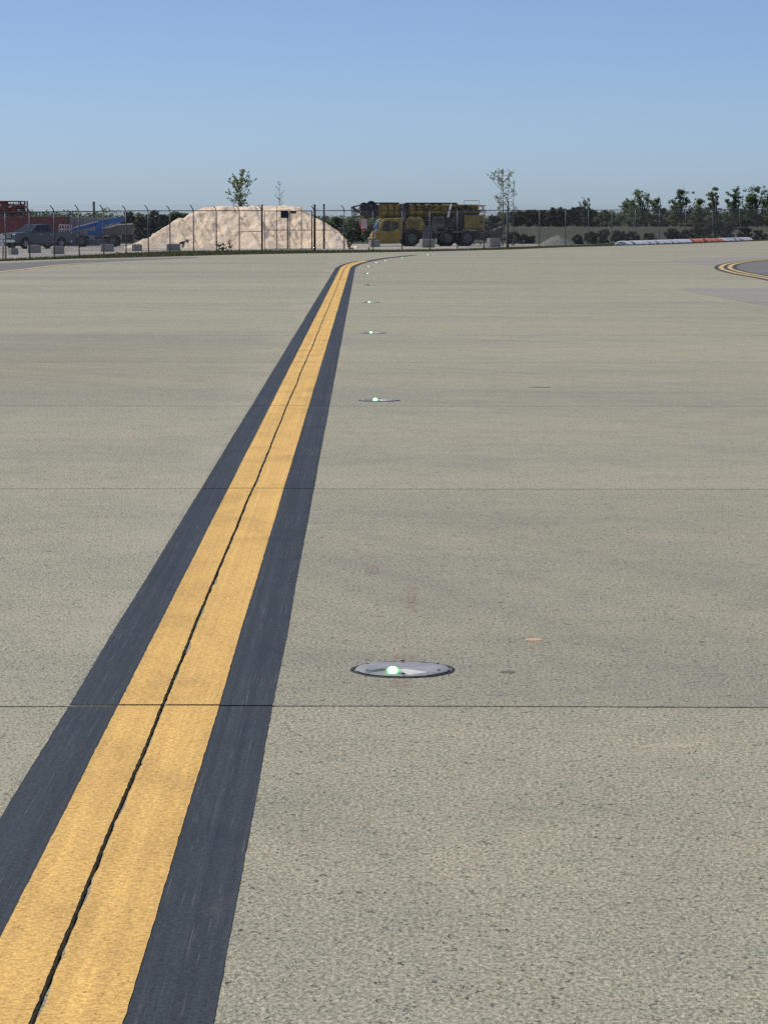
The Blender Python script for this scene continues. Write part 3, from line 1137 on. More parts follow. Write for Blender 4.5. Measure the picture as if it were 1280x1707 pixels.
# ------------------------------------------------------------------ sand heap
def sand_heap():
    Y0 = 236.0
    prof_px = [(226, 409), (240, 403), (262, 391), (300, 368), (330, 350.5), (345, 345.5), (370, 345), (400, 344.5), (440, 343.6), (470, 343),
               (490, 343.5), (505, 350), (530, 364.5), (560, 385), (584, 405), (590, 410)]
    zb = -0.72
    prof = [((x - 640) * Y0 / F, at(x, y, Y0).z - zb) for x, y in prof_px]
    cx = (prof[0][0] + prof[-1][0]) / 2
    nx, ny = 240, 90
    hw = (prof[-1][0] - prof[0][0]) / 2
    v, f = [], []
    for j in range(ny + 1):
        y = -7.0 + 14.0 * j / ny
        for i in range(nx + 1):
            x = prof[0][0] - .3 + (2 * hw + .6) * i / nx
            xw = x + 0.5 * fbm(x * .3, y * .3, 2, 3) * (1 if y < 0 else .3)
            p = max(0, lerp_table(prof, x))
            pw = max(0, lerp_table(prof, xw))
            edge = 6.6 + 0.7 * noise.noise(Vector((x * .35, 3, 0)))
            s = max(0.0, 1 - abs(y) / edge)
            h = min(p, 0.45 * p + 0.55 * pw, s * 4.9)
            g = abs(fbm(x * 0.55 + 0.25 * y, y * .12, 5, 4))
            lump = fbm(x * .9, y * .9, 9, 4)
            k = min(1, h / 1.0)
            crest = max(0.0, 1 - abs(y) / 1.6)
            h -= k * (1.0 * max(0, .40 - g)) * (1 - crest)
            h += k * (0.22 * lump + 0.065 * fbm(x * 2.6, y * 2.6, 1, 4)) * (1 - .4 * crest)
            v.append((x - cx, y, max(-0.1, h)))
    for j in range(ny):
        for i in range(nx):
            q = j * (nx + 1) + i
            f.append((q, q + 1, q + nx + 2, q + nx + 1))
    o = MB().add(v, f).build('sand_heap', 'sand', smooth=True)
    o.location = (cx, Y0, zb)
    tag(o, 'big flat topped heap of pale tan sand behind the fence', 'sand heap')
sand_heap()

def hose():
    pts = [(300, 405), (310, 402), (318, 397), (323, 391), (328, 385), (331, 381)]
    P = [at(x, y, 229.6 + k * .75) for k, (x, y) in enumerate(pts)]
    o = MB().tube([p - P[0] for p in P], 0.09, 8).build('drain_hose', 'rubber', smooth=True)
    o.location = P[0]
    tag(o, 'black hose curving up the left part of the sand heap', 'hose')
hose()

def small_mound():
    c = hit(925, 409.5)
    Y = 212.0
    c = at(928, 408, Y)
    c.z = terrain(c.x, Y)
    v, f = [], []
    n_ = 40
    hw, hh = 36 * Y / F, at(928, 391, Y).z - c.z
    for j in range(n_ + 1):
        for i in range(n_ + 1):
            x, y = (i / n_ * 2 - 1), (j / n_ * 2 - 1)
            r = math.hypot(x, y)
            h = max(0, 1 - r ** 1.15) * hh * (1 + .12 * fbm(x * 3, y * 3, 3)) - 0.03
            v.append((x * hw, y * hw, h))
    for j in range(n_):
        for i in range(n_):
            q = j * (n_ + 1) + i
            f.append((q, q + 1, q + n_ + 2, q + n_ + 1))
    o = MB().add(v, f).build('gravel_mound', 'grey_stone', smooth=True)
    o.location = c
    tag(o, 'low grey gravel mound behind the fence right of the crane', 'gravel mound')
small_mound()

# ------------------------------------------------------------------ concrete blocks
def block(x0, x1, y0, y1, label, rz, slots=False, Y=None):
    xm = (x0 + x1) / 2
    p = hit(xm, y1) if Y is None else at(xm, y1, Y)
    k = p.y / F
    w_, h_ = (x1 - x0) * k * 0.86, (y1 - y0) * k
    z = terrain(p.x, p.y)
    root = empty('concrete_block', (p.x, p.y + .3, z - 0.03), rz, label, 'concrete block', 'concrete blocks along the fence')
    MB().box((0, 0, h_ / 2 + .01), (w_, 0.6, h_), taper=0.95).build('body', 'block_concrete', root, bevel=0.03)
    MB().box((0, 0, h_ + .014), (w_ * .7, 0.16, 0.05)).build('key', 'block_concrete', root, bevel=0.01)
    m = MB()
    for sx in (-.14, .14):
        m.tube([(sx, 0, h_ + .03), (sx * .9, 0, h_ + .11), (-sx * .2, 0, h_ + .11)], 0.012, 5)
    m.build('lifting_loop', 'rope_steel', root)
BLK = [(13, 29, 413, 425, 'small concrete block at the far left in front of the pickup', .5),
       (43, 69, 408, 422, 'concrete block in front of the pickup door', .2),
       (84, 107, 410, 424, 'concrete block below the pickup tailgate', .35),
       (165, 191, 407, 420, 'concrete block in front of the blue boom lift', .2),
       (218, 238, 407, 419, 'concrete block at the left foot of the sand heap', .1),
       (275, 302, 406, 418, 'concrete block before the left slope of the sand heap', .15),
       (496, 521, 399.5, 413, 'large dark concrete block behind the gate right side', .0),
       (545, 565, 404, 413, 'low concrete block before the right slope of the sand heap', -.1),
       (614, 634, 400, 412, 'concrete block below the crane cab', .3),
       (698, 725, 398, 413, 'concrete block in front of the crane wheels, pale left edge', .45),
       (811, 835, 396.5, 412, 'concrete block right of the crane tail, pale left edge', .45)]
for (x0, x1, y0, y1, lab, rz) in BLK:
    block(x0, x1, y0, y1, lab, rz)

# ------------------------------------------------------------------ low profile barricades
def make_barricade(mat, refl):
    root = empty('low_barricade')
    L = 2.08
    prof = [(-0.48, 0.0), (0.48, 0.0), (0.47, 0.05), (0.32, 0.185), (0.18, 0.265), (-0.18, 0.265), (-0.32, 0.185), (-0.47, 0.05)]
    n_ = len(prof)
    v, f = [], []
    for x, k in ((-L / 2, .86), (-L / 2 + .07, 1), (L / 2 - .07, 1), (L / 2, .86)):
        for y, z in prof:
            v.append((x, y * k, z * (k * .5 + .5)))
    for i in range(3):
        for j in range(n_):
            j2 = (j + 1) % n_
            f.append((i * n_ + j, i * n_ + j2, (i + 1) * n_ + j2, (i + 1) * n_ + j))
    f += [tuple(range(n_ - 1, -1, -1)), tuple(range(3 * n_, 4 * n_))]
    MB().add(v, f).build('body', mat, root)
    for sy in (-1, 1):
        for sx in (-.62, .62):
            MB().box((sx, sy * .46, 0.04), (0.26, 0.05, 0.045)).build('pocket_shade', 'dark_plastic', root)  # solid dark blocks painting the shade of the fork pocket openings
        for sx in (-.1, .75):
            MB().box((sx, sy * .25, 0.229), (0.16, 0.10, 0.014), rx=-sy * 0.52).build('reflector', refl, root)
    MB().cyl((-L / 2 + .25, 0, 0.30), (0, 0, 1), 0.035, 0.05, 10).build('fill_cap', 'dark_plastic', root)
    MB().box((L / 2 + .20, 0, 0.10), (0.46, 0.5, 0.17)).build('gap_block', 'dark_plastic', root)  # dark block filling the gap to the next unit
    return root
A, B = gnd(1041, 408.0), gnd(1248, 400.4)
dirv = (B - A).normalized()
nb = max(2, int((B - A).length / 2.5))
wproto = oproto = None
wi = oi = 0
orange_started = False
ORDN = ['first', 'second', 'third', 'fourth', 'fifth', 'sixth', 'seventh', 'eighth', 'ninth', 'tenth', 'eleventh', 'twelfth', 'thirteenth', 'fourteenth', 'fifteenth']
cnt = {'wl': 0, 'o': 0, 'wr': 0}
for i in range(nb + 1):
    p = A + dirv * (2.5 * i)
    px = 640 + p.x / p.y * F
    orange = 1141 <= px <= 1192
    if orange:
        if oproto is None:
            o = oproto = make_barricade('orange_plastic', 'white_plastic')
        else:
            o = copy_tree(oproto)
        key = 'o'
    else:
        if wproto is None:
            o = wproto = make_barricade('white_plastic', 'red_reflector')
        else:
            o = copy_tree(wproto)
        key = 'wl' if px < 1141 else 'wr'
    k = cnt[key]
    cnt[key] += 1
    lab = {'wl': 'white low barricade, %s from the left end of the row',
           'o': 'orange low barricade, %s from the left of the orange ones',
           'wr': 'white low barricade, %s one right of the orange ones'}[key] % ORDN[k]
    o.location = (p.x + random.uniform(-.05, .05), p.y, 0.004)
    o.rotation_euler = (0, 0, math.atan2(dirv.y, dirv.x) + random.uniform(-.05, .05))
    tag(o, lab, 'barricade', 'low barricades along the pavement edge')

# ------------------------------------------------------------------ vehicles and machines
def wheel(parent, x, y, z, r, w, rim='wheel_metal', name='wheel'):
    wr = empty(name, (x, y, z))
    wr.parent = parent
    m = MB()
    sgn = 1 if y > 0 else -1
    prof = [(r * .58, -w / 2), (r * .93, -w / 2), (r, -w * .33), (r, w * .33), (r * .93, w / 2), (r * .58, w / 2)]
    n_ = 28
    v, f = [], []
    for k in range(n_):
        a = 2 * PI * k / n_
        for rr, yy in prof:
            v.append((rr * math.cos(a), yy, rr * math.sin(a)))
    q = len(prof)
    for k in range(n_):
        k2 = (k + 1) % n_
        for j in range(q - 1):
            f.append((k * q + j, k2 * q + j, k2 * q + j + 1, k * q + j + 1))
    m.add(v, f).build('tyre', 'rubber', wr)
    m = MB()
    m.cyl((0, 0, 0), (0, 1, 0), r * .6, w * .7, 24)
    m.cyl((0, sgn * w * .38, 0), (0, 1, 0), r * .26, w * .16, 12)
    for k in range(6):
        a = k * PI / 3
        m.box((math.cos(a) * r * .42, sgn * w * .36, math.sin(a) * r * .42), (r * .26, .03, r * .14), ry=-a)
    m.build('rim', rim, wr)
    return wr

def arc(cx, cz, r, a0, a1, n_=10):
    return [(cx + r * math.cos(R(a0 + (a1 - a0) * i / n_)), cz + r * math.sin(R(a0 + (a1 - a0) * i / n_))) for i in range(n_ + 1)]

def pickup():
    Y = 228.0
    p = at(60, 410, Y)
    p.z = terrain(p.x, Y) + 0.03
    # local: +x forward; turned so that its nose is at the left and slightly towards the viewer
    root = empty('pickup_truck', p, PI + R(46), 'dark grey crew cab pickup parked in front of the red container', 'pickup truck')
    hw = 0.98
    fx, rx_, wr_ = 1.82, -1.86, 0.53
    prof = [(2.86, 0.55), (2.92, 0.85), (2.88, 1.12), (2.70, 1.24), (1.45, 1.32), (1.30, 1.34), (-0.98, 1.34), (-1.00, 1.32), (-2.86, 1.32), (-2.90, 1.25), (-2.90, 0.62), (-2.80, 0.52)]
    low = [(rx_ - wr_, 0.5)] + arc(rx_, 0.44, wr_, 172, 8) + [(rx_ + wr_, 0.42), (fx - wr_, 0.42)] + arc(fx, 0.44, wr_, 172, 8) + [(fx + wr_, 0.5)]
    MB().prism(prof + low, -hw, hw).build('body', 'truck_paint', root, bevel=0.05)
    # greenhouse
    lo = [(1.36, -.93, 1.335), (1.36, .93, 1.335), (-0.98, .93, 1.335), (-0.98, -.93, 1.335)]
    hi = [(0.52, -.74, 1.93), (0.52, .74, 1.93), (-0.80, .76, 1.95), (-0.80, -.76, 1.95)]
    MB().hexa([Vector(q) for q in lo], [Vector(q) for q in hi]).build('cab', 'truck_paint', root, bevel=0.05)

    def pane(name, q, off, mat='dark_glass'):
        q = [Vector(a) for a in q]
        c_ = sum(q, Vector()) / 4
        q = [c_ + (a - c_) * 0.90 for a in q]
        nn = Vector(off)
        MB().hexa([a + nn * .005 for a in q], [a + nn * .02 for a in q]).build(name, mat, root)
    L_, H_ = [Vector(a) for a in lo], [Vector(a) for a in hi]
    pane('windshield', (L_[0], L_[1], H_[1], H_[0]), (.8, 0, .6))
    pane('rear_window', (L_[2], L_[3], H_[3], H_[2]), (-1, 0, .1))
    for sgn, a, b, c_, d in ((1, L_[1], L_[2], H_[2], H_[1]), (-1, L_[3], L_[0], H_[0], H_[3])):
        for u0, u1 in ((0.12, 0.50), (0.52, 0.96)):
            if sgn > 0:
                q = (a.lerp(b, u0), a.lerp(b, u1), d.lerp(c_, max(0, u1 - .02)), d.lerp(c_, max(0.0, u0 - .08)))
            else:
                q = (b.lerp(a, u0), b.lerp(a, u1), c_.lerp(d, max(0, u1 - .02)), c_.lerp(d, max(0.0, u0 - .08)))
            pane('side_window', q, (0, sgn, .25))
    for sgn in (1, -1):
        for x0 in (1.18, 0.10):
            MB().box((x0 - .5, sgn * (hw + .003), 0.90), (1.0, 0.02, 0.82)).build('door', 'truck_paint', root, bevel=0.02)
            MB().box((x0 - .86, sgn * (hw + .02), 1.14), (0.16, 0.03, 0.04)).build('door_handle', 'chrome', root)
        MB().box((1.05, sgn * 1.12, 1.40), (0.10, 0.22, 0.24)).build('mirror', 'dark_plastic', root, bevel=0.03)
        MB().box((2.80, sgn * .78, 1.04), (0.16, 0.34, 0.24)).build('headlight', 'lamp_clear', root, bevel=0.03)
        MB().box((-2.88, sgn * .86, 1.05), (0.06, 0.16, 0.40)).build('tail_light', 'red_reflector', root)
        MB().box((-.0, sgn * .97, 0.42), (2.5, 0.16, 0.06)).build('running_board', 'dark_plastic', root)
    MB().box((2.90, 0, 1.0), (0.08, 1.16, 0.38)).build('grille', 'dark_plastic', root, bevel=0.02)
    for k in range(3):
        MB().box((2.95, 0, 0.90 + k * .1), (0.03, 1.1, 0.035)).build('grille_bar', 'chrome', root)
    MB().box((2.93, 0, 0.62), (0.22, 1.9, 0.24)).build('bumper', 'chrome', root, bevel=0.04)
    MB().box((-2.96, 0, 0.60), (0.16, 1.8, 0.2)).build('bumper', 'chrome', root, bevel=0.03)
    MB().box((-1.95, 0, 1.325), (1.7, 1.6, 0.02)).build('bed_shade', 'dark_plastic', root)  # flat dark plate painting the shaded hollow of the bed
    for x in (fx, rx_):
        for y in (-.86, .86):
            wheel(root, x, y, 0.42, 0.42, 0.28)
pickup()

def container(name, x_right, x_left, top, Y, depth, h, mat, label, cat, rz=0.0, doors=False, roof=None, pitch=.28):
    xr, xl = at(x_right, 380, Y).x, at(x_left, 380, Y).x
    zt = at(x_right, top, Y).z
    z0 = zt - h
    L = xr - xl
    root = empty(name, ((xr + xl) / 2, Y + depth / 2, z0), rz, label, cat)
    # corrugated long walls
    for sy in (-1, 1):
        v, f = [], []
        x = -L / 2 + .1
        k = 0
        xs_ = []
        while x < L / 2 - .1:
            for dx, dy in ((0, 0), (pitch * .35, 0), (pitch * .5, .035), (pitch * .85, .035)):
                if x + dx < L / 2 - .1:
                    xs_.append((x + dx, dy))
            x += pitch
        xs_.append((L / 2 - .1, 0))
        for x, dy in xs_:
            for z in (0.12, h - .1):
                v.append((x, sy * (depth / 2 - .04 - dy), z))
        for i in range(len(xs_) - 1):
            f.append((2 * i, 2 * i + 2, 2 * i + 3, 2 * i + 1))
        MB().add(v, f).build('corrugated_wall', mat, root)
    for sx in (-1, 1):
        MB().box((sx * (L / 2 - .09), 0, h / 2), (0.05, depth - .1, h - .2)).build('end_wall', mat, root)
        for sy in (-1, 1):
            MB().box((sx * (L / 2 - .06), sy * (depth / 2 - .06), h / 2), (0.12, 0.12, h)).build('corner_post', mat, root)
    for sy in (-1, 1):
        MB().box((0, sy * (depth / 2 - .05), h - .05), (L - .25, 0.10, 0.10)).build('top_rail', mat, root)
        MB().box((0, sy * (depth / 2 - .05), 0.07), (L - .25, 0.10, 0.14)).build('bottom_rail', mat, root)
    MB().box((0, 0, h - .03 + (.04 if roof else 0)), (L - (.02 if roof else .3), depth - (0.02 if roof else .2), 0.05)).build('roof', roof or mat, root)
    return root
red = container('shipping_container', 111, -115, 361, 250, 2.44, 2.60, 'container_red', 'dark red corrugated shipping container behind the pickup', 'container')
container('site_trailer', 196, 113.5, 363, 252.5, 2.6, 2.55, 'trailer_grey', 'grey box trailer with a white roof behind the boom lift', 'trailer', roof='white_paint', pitch=.6)

# open rack of scrap standing on the red container
def scrap_rack():
    Y = 250.5
    xr, xl = at(42, 350, Y).x, at(-90, 350, Y).x
    z0 = at(20, 360.8, Y).z + 0.02
    h = at(20, 334, Y).z - z0
    L = xr - xl
    root = empty('scrap_rack', ((xl + xr) / 2, Y + 1.1, z0), 0, 'rusty red open rack full of scrap on top of the red container', 'rack')
    MB().box((0, 0, 0.06), (L, 2.0, 0.12)).build('base', 'rust_red', root)
    MB().box((-0.55, -.95, h * .52), (L - 1.9, 0.06, h * .84)).build('side_panel', 'rust_red', root)
    for sx in (-1, 1):
        for sy in (-1, 1):
            MB().box((sx * (L / 2 - .07), sy * .93, h / 2 + .05), (0.12, 0.12, h - .1)).build('corner_post', 'rust_red', root)
    MB().box((-.15, -.93, h - .06), (L - .5, 0.1, 0.1)).build('top_beam', 'rust_red', root)
    MB().box((-.15, .93, h - .06), (L - .5, 0.1, 0.1)).build('top_beam', 'rust_red', root)
    MB().box((0.2, .82, h * .45), (L - .8, 0.05, h * .7)).build('back_panel', 'rust_red', root)
    m = MB()
    rnd = random.Random(4)
    for k in range(46):
        a = Vector((L / 2 - rnd.uniform(.1, 2.0), rnd.uniform(-.85, .85), rnd.uniform(.15, h * .75)))
        b = a + Vector((rnd.uniform(-.8, .5), rnd.uniform(-.3, .3), rnd.uniform(-.3, .45)))
        b.z = max(.15, min(h - .1, b.z))
        m.tube([a, b], rnd.uniform(.02, .07), 6)
    m.build('bent_pipe_scrap', 'rust_red', root)
    m = MB()
    for k in range(14):
        MB().box((L / 2 - rnd.uniform(.2, 2.2), rnd.uniform(-.8, .6), rnd.uniform(.3, h * .85)), (rnd.uniform(.1, .35), .04, rnd.uniform(.1, .3)), rnd.uniform(0, 3), rnd.uniform(-.6, .6)).build('sheet_scrap', 'crane_grey', root)
    m = MB()
    for k in range(5):
        MB().box((L / 2 - rnd.uniform(.3, 2.0), -.75, rnd.uniform(.5, h * .85)), (rnd.uniform(.1, .22), .04, rnd.uniform(.08, .2)), 0, rnd.uniform(-.6, .6)).build('white_scrap', 'white_paint', root)
    m = MB()
    for k in range(18):
        m.tube([(L / 2 - .2 + rnd.uniform(-.1, .75), rnd.uniform(-.6, .6), rnd.uniform(.1, .3)), (L / 2 + rnd.uniform(-.2, .6), rnd.uniform(-.6, .6), rnd.uniform(.2, .75))], .025, 5)
    m.build('loose_rod', 'rust_red', root)
scrap_rack()

def boom_lift():
    Y = 243.0
    k = Y / F
    p = at(165, 411, Y)
    p.z = terrain(p.x, Y) + 0.03
    root = empty('boom_lift', p, 0, 'blue telescopic boom lift with its boom folded down to the left', 'boom lift')

    def q(x, y, dy=0.0):
        a = at(x, y, Y)
        return Vector((a.x - p.x, dy, a.z - p.z))
    def beam(name, a, b, w, h0, h1, mat, par=root):
        d = (b - a)
        u = d.normalized()
        n_ = Vector((-u.z, 0, u.x))
        lo = [a + n_ * h0 / 2 + Vector((0, -w / 2, 0)), a + n_ * h0 / 2 + Vector((0, w / 2, 0)), a - n_ * h0 / 2 + Vector((0, w / 2, 0)), a - n_ * h0 / 2 + Vector((0, -w / 2, 0))]
        hi = [b + n_ * h1 / 2 + Vector((0, -w / 2, 0)), b + n_ * h1 / 2 + Vector((0, w / 2, 0)), b - n_ * h1 / 2 + Vector((0, w / 2, 0)), b - n_ * h1 / 2 + Vector((0, -w / 2, 0))]
        return MB().hexa(lo, hi).build(name, mat, par, bevel=0.02)
    # chassis, axles, wheels
    MB().box(q(165, 402) + Vector((0, 0, -.0)), (2.6, 1.5, 0.42)).build('chassis', 'machine_grey', root, bevel=.04)
    for x in (138, 190):
        MB().box(q(x, 401), (0.3, 2.3, 0.26)).build('axle', 'machine_grey', root)
        for y in (-1.0, 1.0):
            wheel(root, q(x, 402).x, y, 0.52, 0.52, 0.40, 'machine_grey')
    # turntable, riser and cowling
    MB().cyl(q(170, 396), (0, 0, 1), 0.62, 0.2, 20).build('slew_ring', 'dark_plastic', root)
    MB().prism([(q(158, 393).x, q(158, 393).z), (q(173, 393).x, q(173, 393).z), (q(176, 372).x, q(176, 372).z), (q(166, 366).x, q(166, 366).z), (q(160, 378).x, q(160, 378).z)], -.35, .35).build('turret', 'lift_blue', root, bevel=.03)
    MB().box(q(152, 387.5), (0.55, .8, 0.40)).build('control_box', 'lift_blue', root, bevel=.03)
    cow = [(172, 391), (222, 391), (226, 380), (222, 373.5), (198, 374), (188, 377), (173, 379)]
    MB().prism([(q(x, y).x, q(x, y).z) for x, y in cow], -.95, -.1).build('engine_cowling', 'machine_grey', root, bevel=.06)
    top = [(171.5, 379), (188, 376.5), (198, 373.2), (222, 371.5), (222.5, 373.3), (198, 374.8), (188, 378), (172, 380.4)]
    MB().prism([(q(x, y).x, q(x, y).z) for x, y in top], -.99, -.06).build('cowling_top', 'white_paint', root)
    MB().box(q(214, 397), (1.0, 1.7, 0.7)).build('counterweight', 'dark_plastic', root, bevel=.08)
    # boom
    a, b, c_ = q(206, 364.5, .35), q(164, 371.5, .35), q(122, 382.5, .35)
    beam('outer_boom', a, b, .36, .46, .42, 'lift_blue')
    beam('inner_boom', a.lerp(b, .8), c_, .26, .30, .28, 'lift_blue')
    up = Vector((0, 0, .20))
    o = beam('boom_stripe', a.lerp(b, .75) + up + Vector((0, -.03, .0)), c_ + up * .82 + Vector((0, -.03, 0)), .24, .06, .06, 'white_paint')
    MB().tube([q(170, 386, .2), q(186, 370, .3)], .07, 8).build('lift_cylinder', 'chrome', root)
    MB().cyl(q(205, 363.5, .35), (0, 1, 0), .16, .6, 14).build('pivot_pin', 'machine_grey', root)
    # jib and basket
    m = MB()
    m.tube([c_, q(117, 384, .35)], .08, 6)
    m.build('platform_mount', 'machine_grey', root)
    bx, by, bz = q(111, 389).x, .35, q(111, 389).z
    bas = MB()
    for zz in (0, .5, 1.0):
        zz = zz * .75
        pts = [(bx - .55, by - .9, bz + zz), (bx + .3, by - .9, bz + zz), (bx + .3, by + .9, bz + zz), (bx - .55, by + .9, bz + zz), (bx - .55, by - .9, bz + zz)]
        bas.tube(pts, .028, 6)
    for sx, sy in ((-.55, -.9), (.3, -.9), (.3, .9), (-.55, .9), (-.12, -.9), (-.12, .9)):
        bas.tube([(bx + sx, by + sy, bz), (bx + sx, by + sy, bz + .75)], .026, 6)
    bas.build('basket_rail', 'white_paint', root)
    MB().box((bx - .12, by, bz - .02), (.85, 1.8, .05)).build('basket_floor', 'machine_grey', root)
boom_lift()

def crane():
    Y = 250.0
    c0 = at(699, 408.5, Y)
    gz = terrain(c0.x, Y) + 0.03
    yaw = PI + R(12)
    root = empty('mobile_crane', (c0.x, Y + .6, gz), yaw, 'yellow mobile crane with its boom lowered over the cab behind the fence', 'crane')
    k = F / Y
    cz = 408.5

    def X(px):
        return (699 - px) / k / math.cos(R(12))

    def Z(py):
        return (cz - py) / k
    HW = 1.25
    b = lambda name, x0, x1, z0, z1, y0, y1, mat, bev=.03: MB().box(((X(x0) + X(x1)) / 2, (y0 + y1) / 2, (Z(z0) + Z(z1)) / 2), (abs(X(x1) - X(x0)), y1 - y0, abs(Z(z1) - Z(z0)))).build(name, mat, root, bevel=bev)
    # carrier
    b('chassis', 640, 806, 396, 386, -.55, .55, 'crane_dark')
    b('deck', 668, 806, 386.5, 383.5, -1.2, 1.2, 'crane_grey')
    for i, x in enumerate((682, 742, 774)):
        for y in (-.98, .98):
            wheel(root, X(x), y, 0.70, 0.70, 0.50, 'crane_grey')
        MB().cyl((X(x), 0, .7), (0, 1, 0), .13, 1.7, 10).build('axle', 'crane_dark', root)
    for side in (1, -1):
        pr = arc(X(682), .7, .95, 170, 10, 10) + [(X(682) + .80, 1.0), (X(682) + .80, .95)] if False else None
        y0, y1 = (.78, 1.25) if side > 0 else (-1.25, -.78)
        fen = arc(X(682), .70, .84, 165, 15, 12) + [(X(672) , Z(383)), (X(696), Z(383))]
        MB().prism(fen, y0, y1).build('mudguard', 'crane_dark', root)
        b('tool_locker', 698, 716, 397, 384, y0, y1, 'crane_grey')
        b('tool_locker', 786, 800, 398, 383, y0, y1, 'crane_dark')
        for x in (722, 796):
            b('outrigger_box', x - 4, x + 4, 396, 386, y0, y1 + (0 if side < 0 else .08), 'crane_dark')
            MB().cyl((X(x), side * 1.2, Z(396)), (0, 0, 1), .09, 1.1, 10).build('outrigger_jack', 'chrome', root)
            MB().cyl((X(x), side * 1.2, Z(403.5)), (0, 0, 1), .22, .08, 14).build('outrigger_pad', 'crane_dark', root)
    # carrier cab: rounded front, sloping belt
    cab = [(624, 404), (621, 400), (621, 391), (626, 382), (632, 366), (637, 363), (664, 362), (667, 366), (667, 394), (662, 401), (655, 404)]
    MB().prism([(X(x), Z(y)) for x, y in cab], -HW, HW).build('carrier_cab', 'crane_yellow', root, bevel=.06)
    for side in (1, -1):
        y = side * (HW + .004)
        for quad in ([(631, 383), (636, 367.5), (646.5, 367), (646.5, 384)], [(649, 383.5), (649, 367.5), (660, 368), (660, 379)]):
            MB().prism([(X(x), Z(yy)) for x, yy in quad], y - .02, y + .02).build('side_window', 'dark_glass', root)
        MB().tube([(X(628), side * 1.3, Z(372)), (X(624), side * 1.5, Z(371)), (X(624), side * 1.5, Z(380))], .03, 6).build('mirror_arm', 'crane_dark', root)
        MB().box((X(624), side * 1.5, Z(377)), (.1, .2, .4)).build('mirror', 'crane_dark', root)
    MB().hexa([Vector((X(626.2) + .015, -1.1, Z(383))), Vector((X(626.2) + .015, 1.1, Z(383))), Vector((X(632) + .015, 1.1, Z(367.5))), Vector((X(632) + .015, -1.1, Z(367.5)))],
              [Vector((X(626.2) + .05, -1.1, Z(383))), Vector((X(626.2) + .05, 1.1, Z(383))), Vector((X(632) + .05, 1.1, Z(367.5))), Vector((X(632) + .05, -1.1, Z(367.5)))]).build('windshield', 'dark_glass', root)
    b('bumper', 617, 624, 404, 397, -1.2, 1.2, 'crane_dark')
    for side in (1, -1):
        MB().cyl((X(619.5), side * .9, Z(396)), (1, 0, 0), .11, .2, 12).build('headlight', 'lamp_clear', root)
    # engine hood behind the cab
    hood = [(672, 383), (672, 364), (676, 361), (698, 362), (704, 372), (706, 383)]
    MB().prism([(X(x), Z(y)) for x, y in hood], -1.15, 1.15).build('engine_hood', 'crane_yellow', root, bevel=.05)
    for i in range(4):
        b('hood_louvre', 678, 694, 368 + i * 3.2, 369.4 + i * 3.2, 1.14, 1.17, 'crane_dark', 0)
    MB().tube([(X(670), .9, Z(384)), (X(670), .9, Z(345)), (X(667), .9, Z(340))], .09, 8).build('exhaust_stack', 'crane_grey', root)
    # superstructure
    MB().cyl((X(752), 0, Z(382)), (0, 0, 1), 1.0, .28, 28).build('slew_ring', 'crane_dark', root)
    b('turntable', 724, 800, 381, 376, -1.0, 1.0, 'crane_dark')
    sup = [(716, 378), (715, 372), (718, 362), (722, 359), (735, 359), (737, 378)]
    MB().prism([(X(x), Z(y)) for x, y in sup], .35, 1.25).build('operator_cab', 'crane_grey', root, bevel=.04)
    MB().prism([(X(x), Z(y)) for x, y in ((717, 371), (720, 361.5), (732, 361.5), (733, 371))], 1.235, 1.275).build('cab_window', 'dark_glass', root)
    side_pl = [(744, 380), (742, 366), (756, 346), (770, 341), (786, 345), (790, 380)]
    for y0 in (-.72, .60):
        MB().prism([(X(x), Z(y)) for x, y in side_pl], y0, y0 + .12).build('turret_plate', 'crane_dark', root)
    b('counterweight', 770, 803, 379.5, 357, -1.2, 1.2, 'crane_yellow', .08)
    b('winch_housing', 756, 772, 374, 360, -.55, .55, 'crane_dark')
    for x in (778, 792):
        MB().cyl((X(x), 0, Z(352)), (0, 1, 0), .32, 1.1, 18).build('winch_drum', 'rope_steel', root)
    b('engine_cover', 738, 756, 378, 358, -1.22, -.2, 'crane_yellow')
    MB().tube([(X(744), .0, Z(374)), (X(700), .0, Z(357))], .17, 12).build('luffing_cylinder', 'crane_grey', root)
    # boom: nested telescoping sections lowered over the cab
    secs = [(796, 672, 339.5, 359.5, .50), (680, 664, 338.5, 361, .56), (666, 634, 338.5, 361.5, .45), (634, 622, 340.5, 359, .38)]
    nm = ['boom_base', 'boom_collar', 'boom_section', 'boom_tip']
    mats = ['crane_yellow', 'crane_dark', 'crane_yellow', 'crane_yellow']
    for (x0, x1, yt, yb, w_), n_, mt in zip(secs, nm, mats):
        prof = [(-w_, Z(yt)), (w_, Z(yt)), (w_, Z(yb) + .28), (w_ * .55, Z(yb)), (-w_ * .55, Z(yb)), (-w_, Z(yb) + .28)]
        lo = [Vector((X(x0), y, z)) for y, z in prof]
        hi = [Vector((X(x1), y, z)) for y, z in prof]
        q = len(prof)
        MB().add(lo + hi, [tuple(range(q)), tuple(range(2 * q - 1, q - 1, -1))] + [(i, i + q, (i + 1) % q + q, (i + 1) % q) for i in range(q)]).build(n_, mt, root, bevel=.02)
    for x in (706, 734, 762):
        prof = (x, x - 4)
        b('boom_rib', x, x - 3, 339, 359.9, -.52, .52, 'crane_dark', 0)
    # folded lattice jib along the boom side
    m = MB()
    y = .86
    ch = [(y - .22, Z(352)), (y + .22, Z(352)), (y + .22, Z(341.5)), (y - .22, Z(341.5))]
    x0, x1 = X(806), X(690)
    for yy, zz in ch:
        m.tube([(x0, yy, zz), (x1, yy, zz)], .045, 6)
    nn = 13
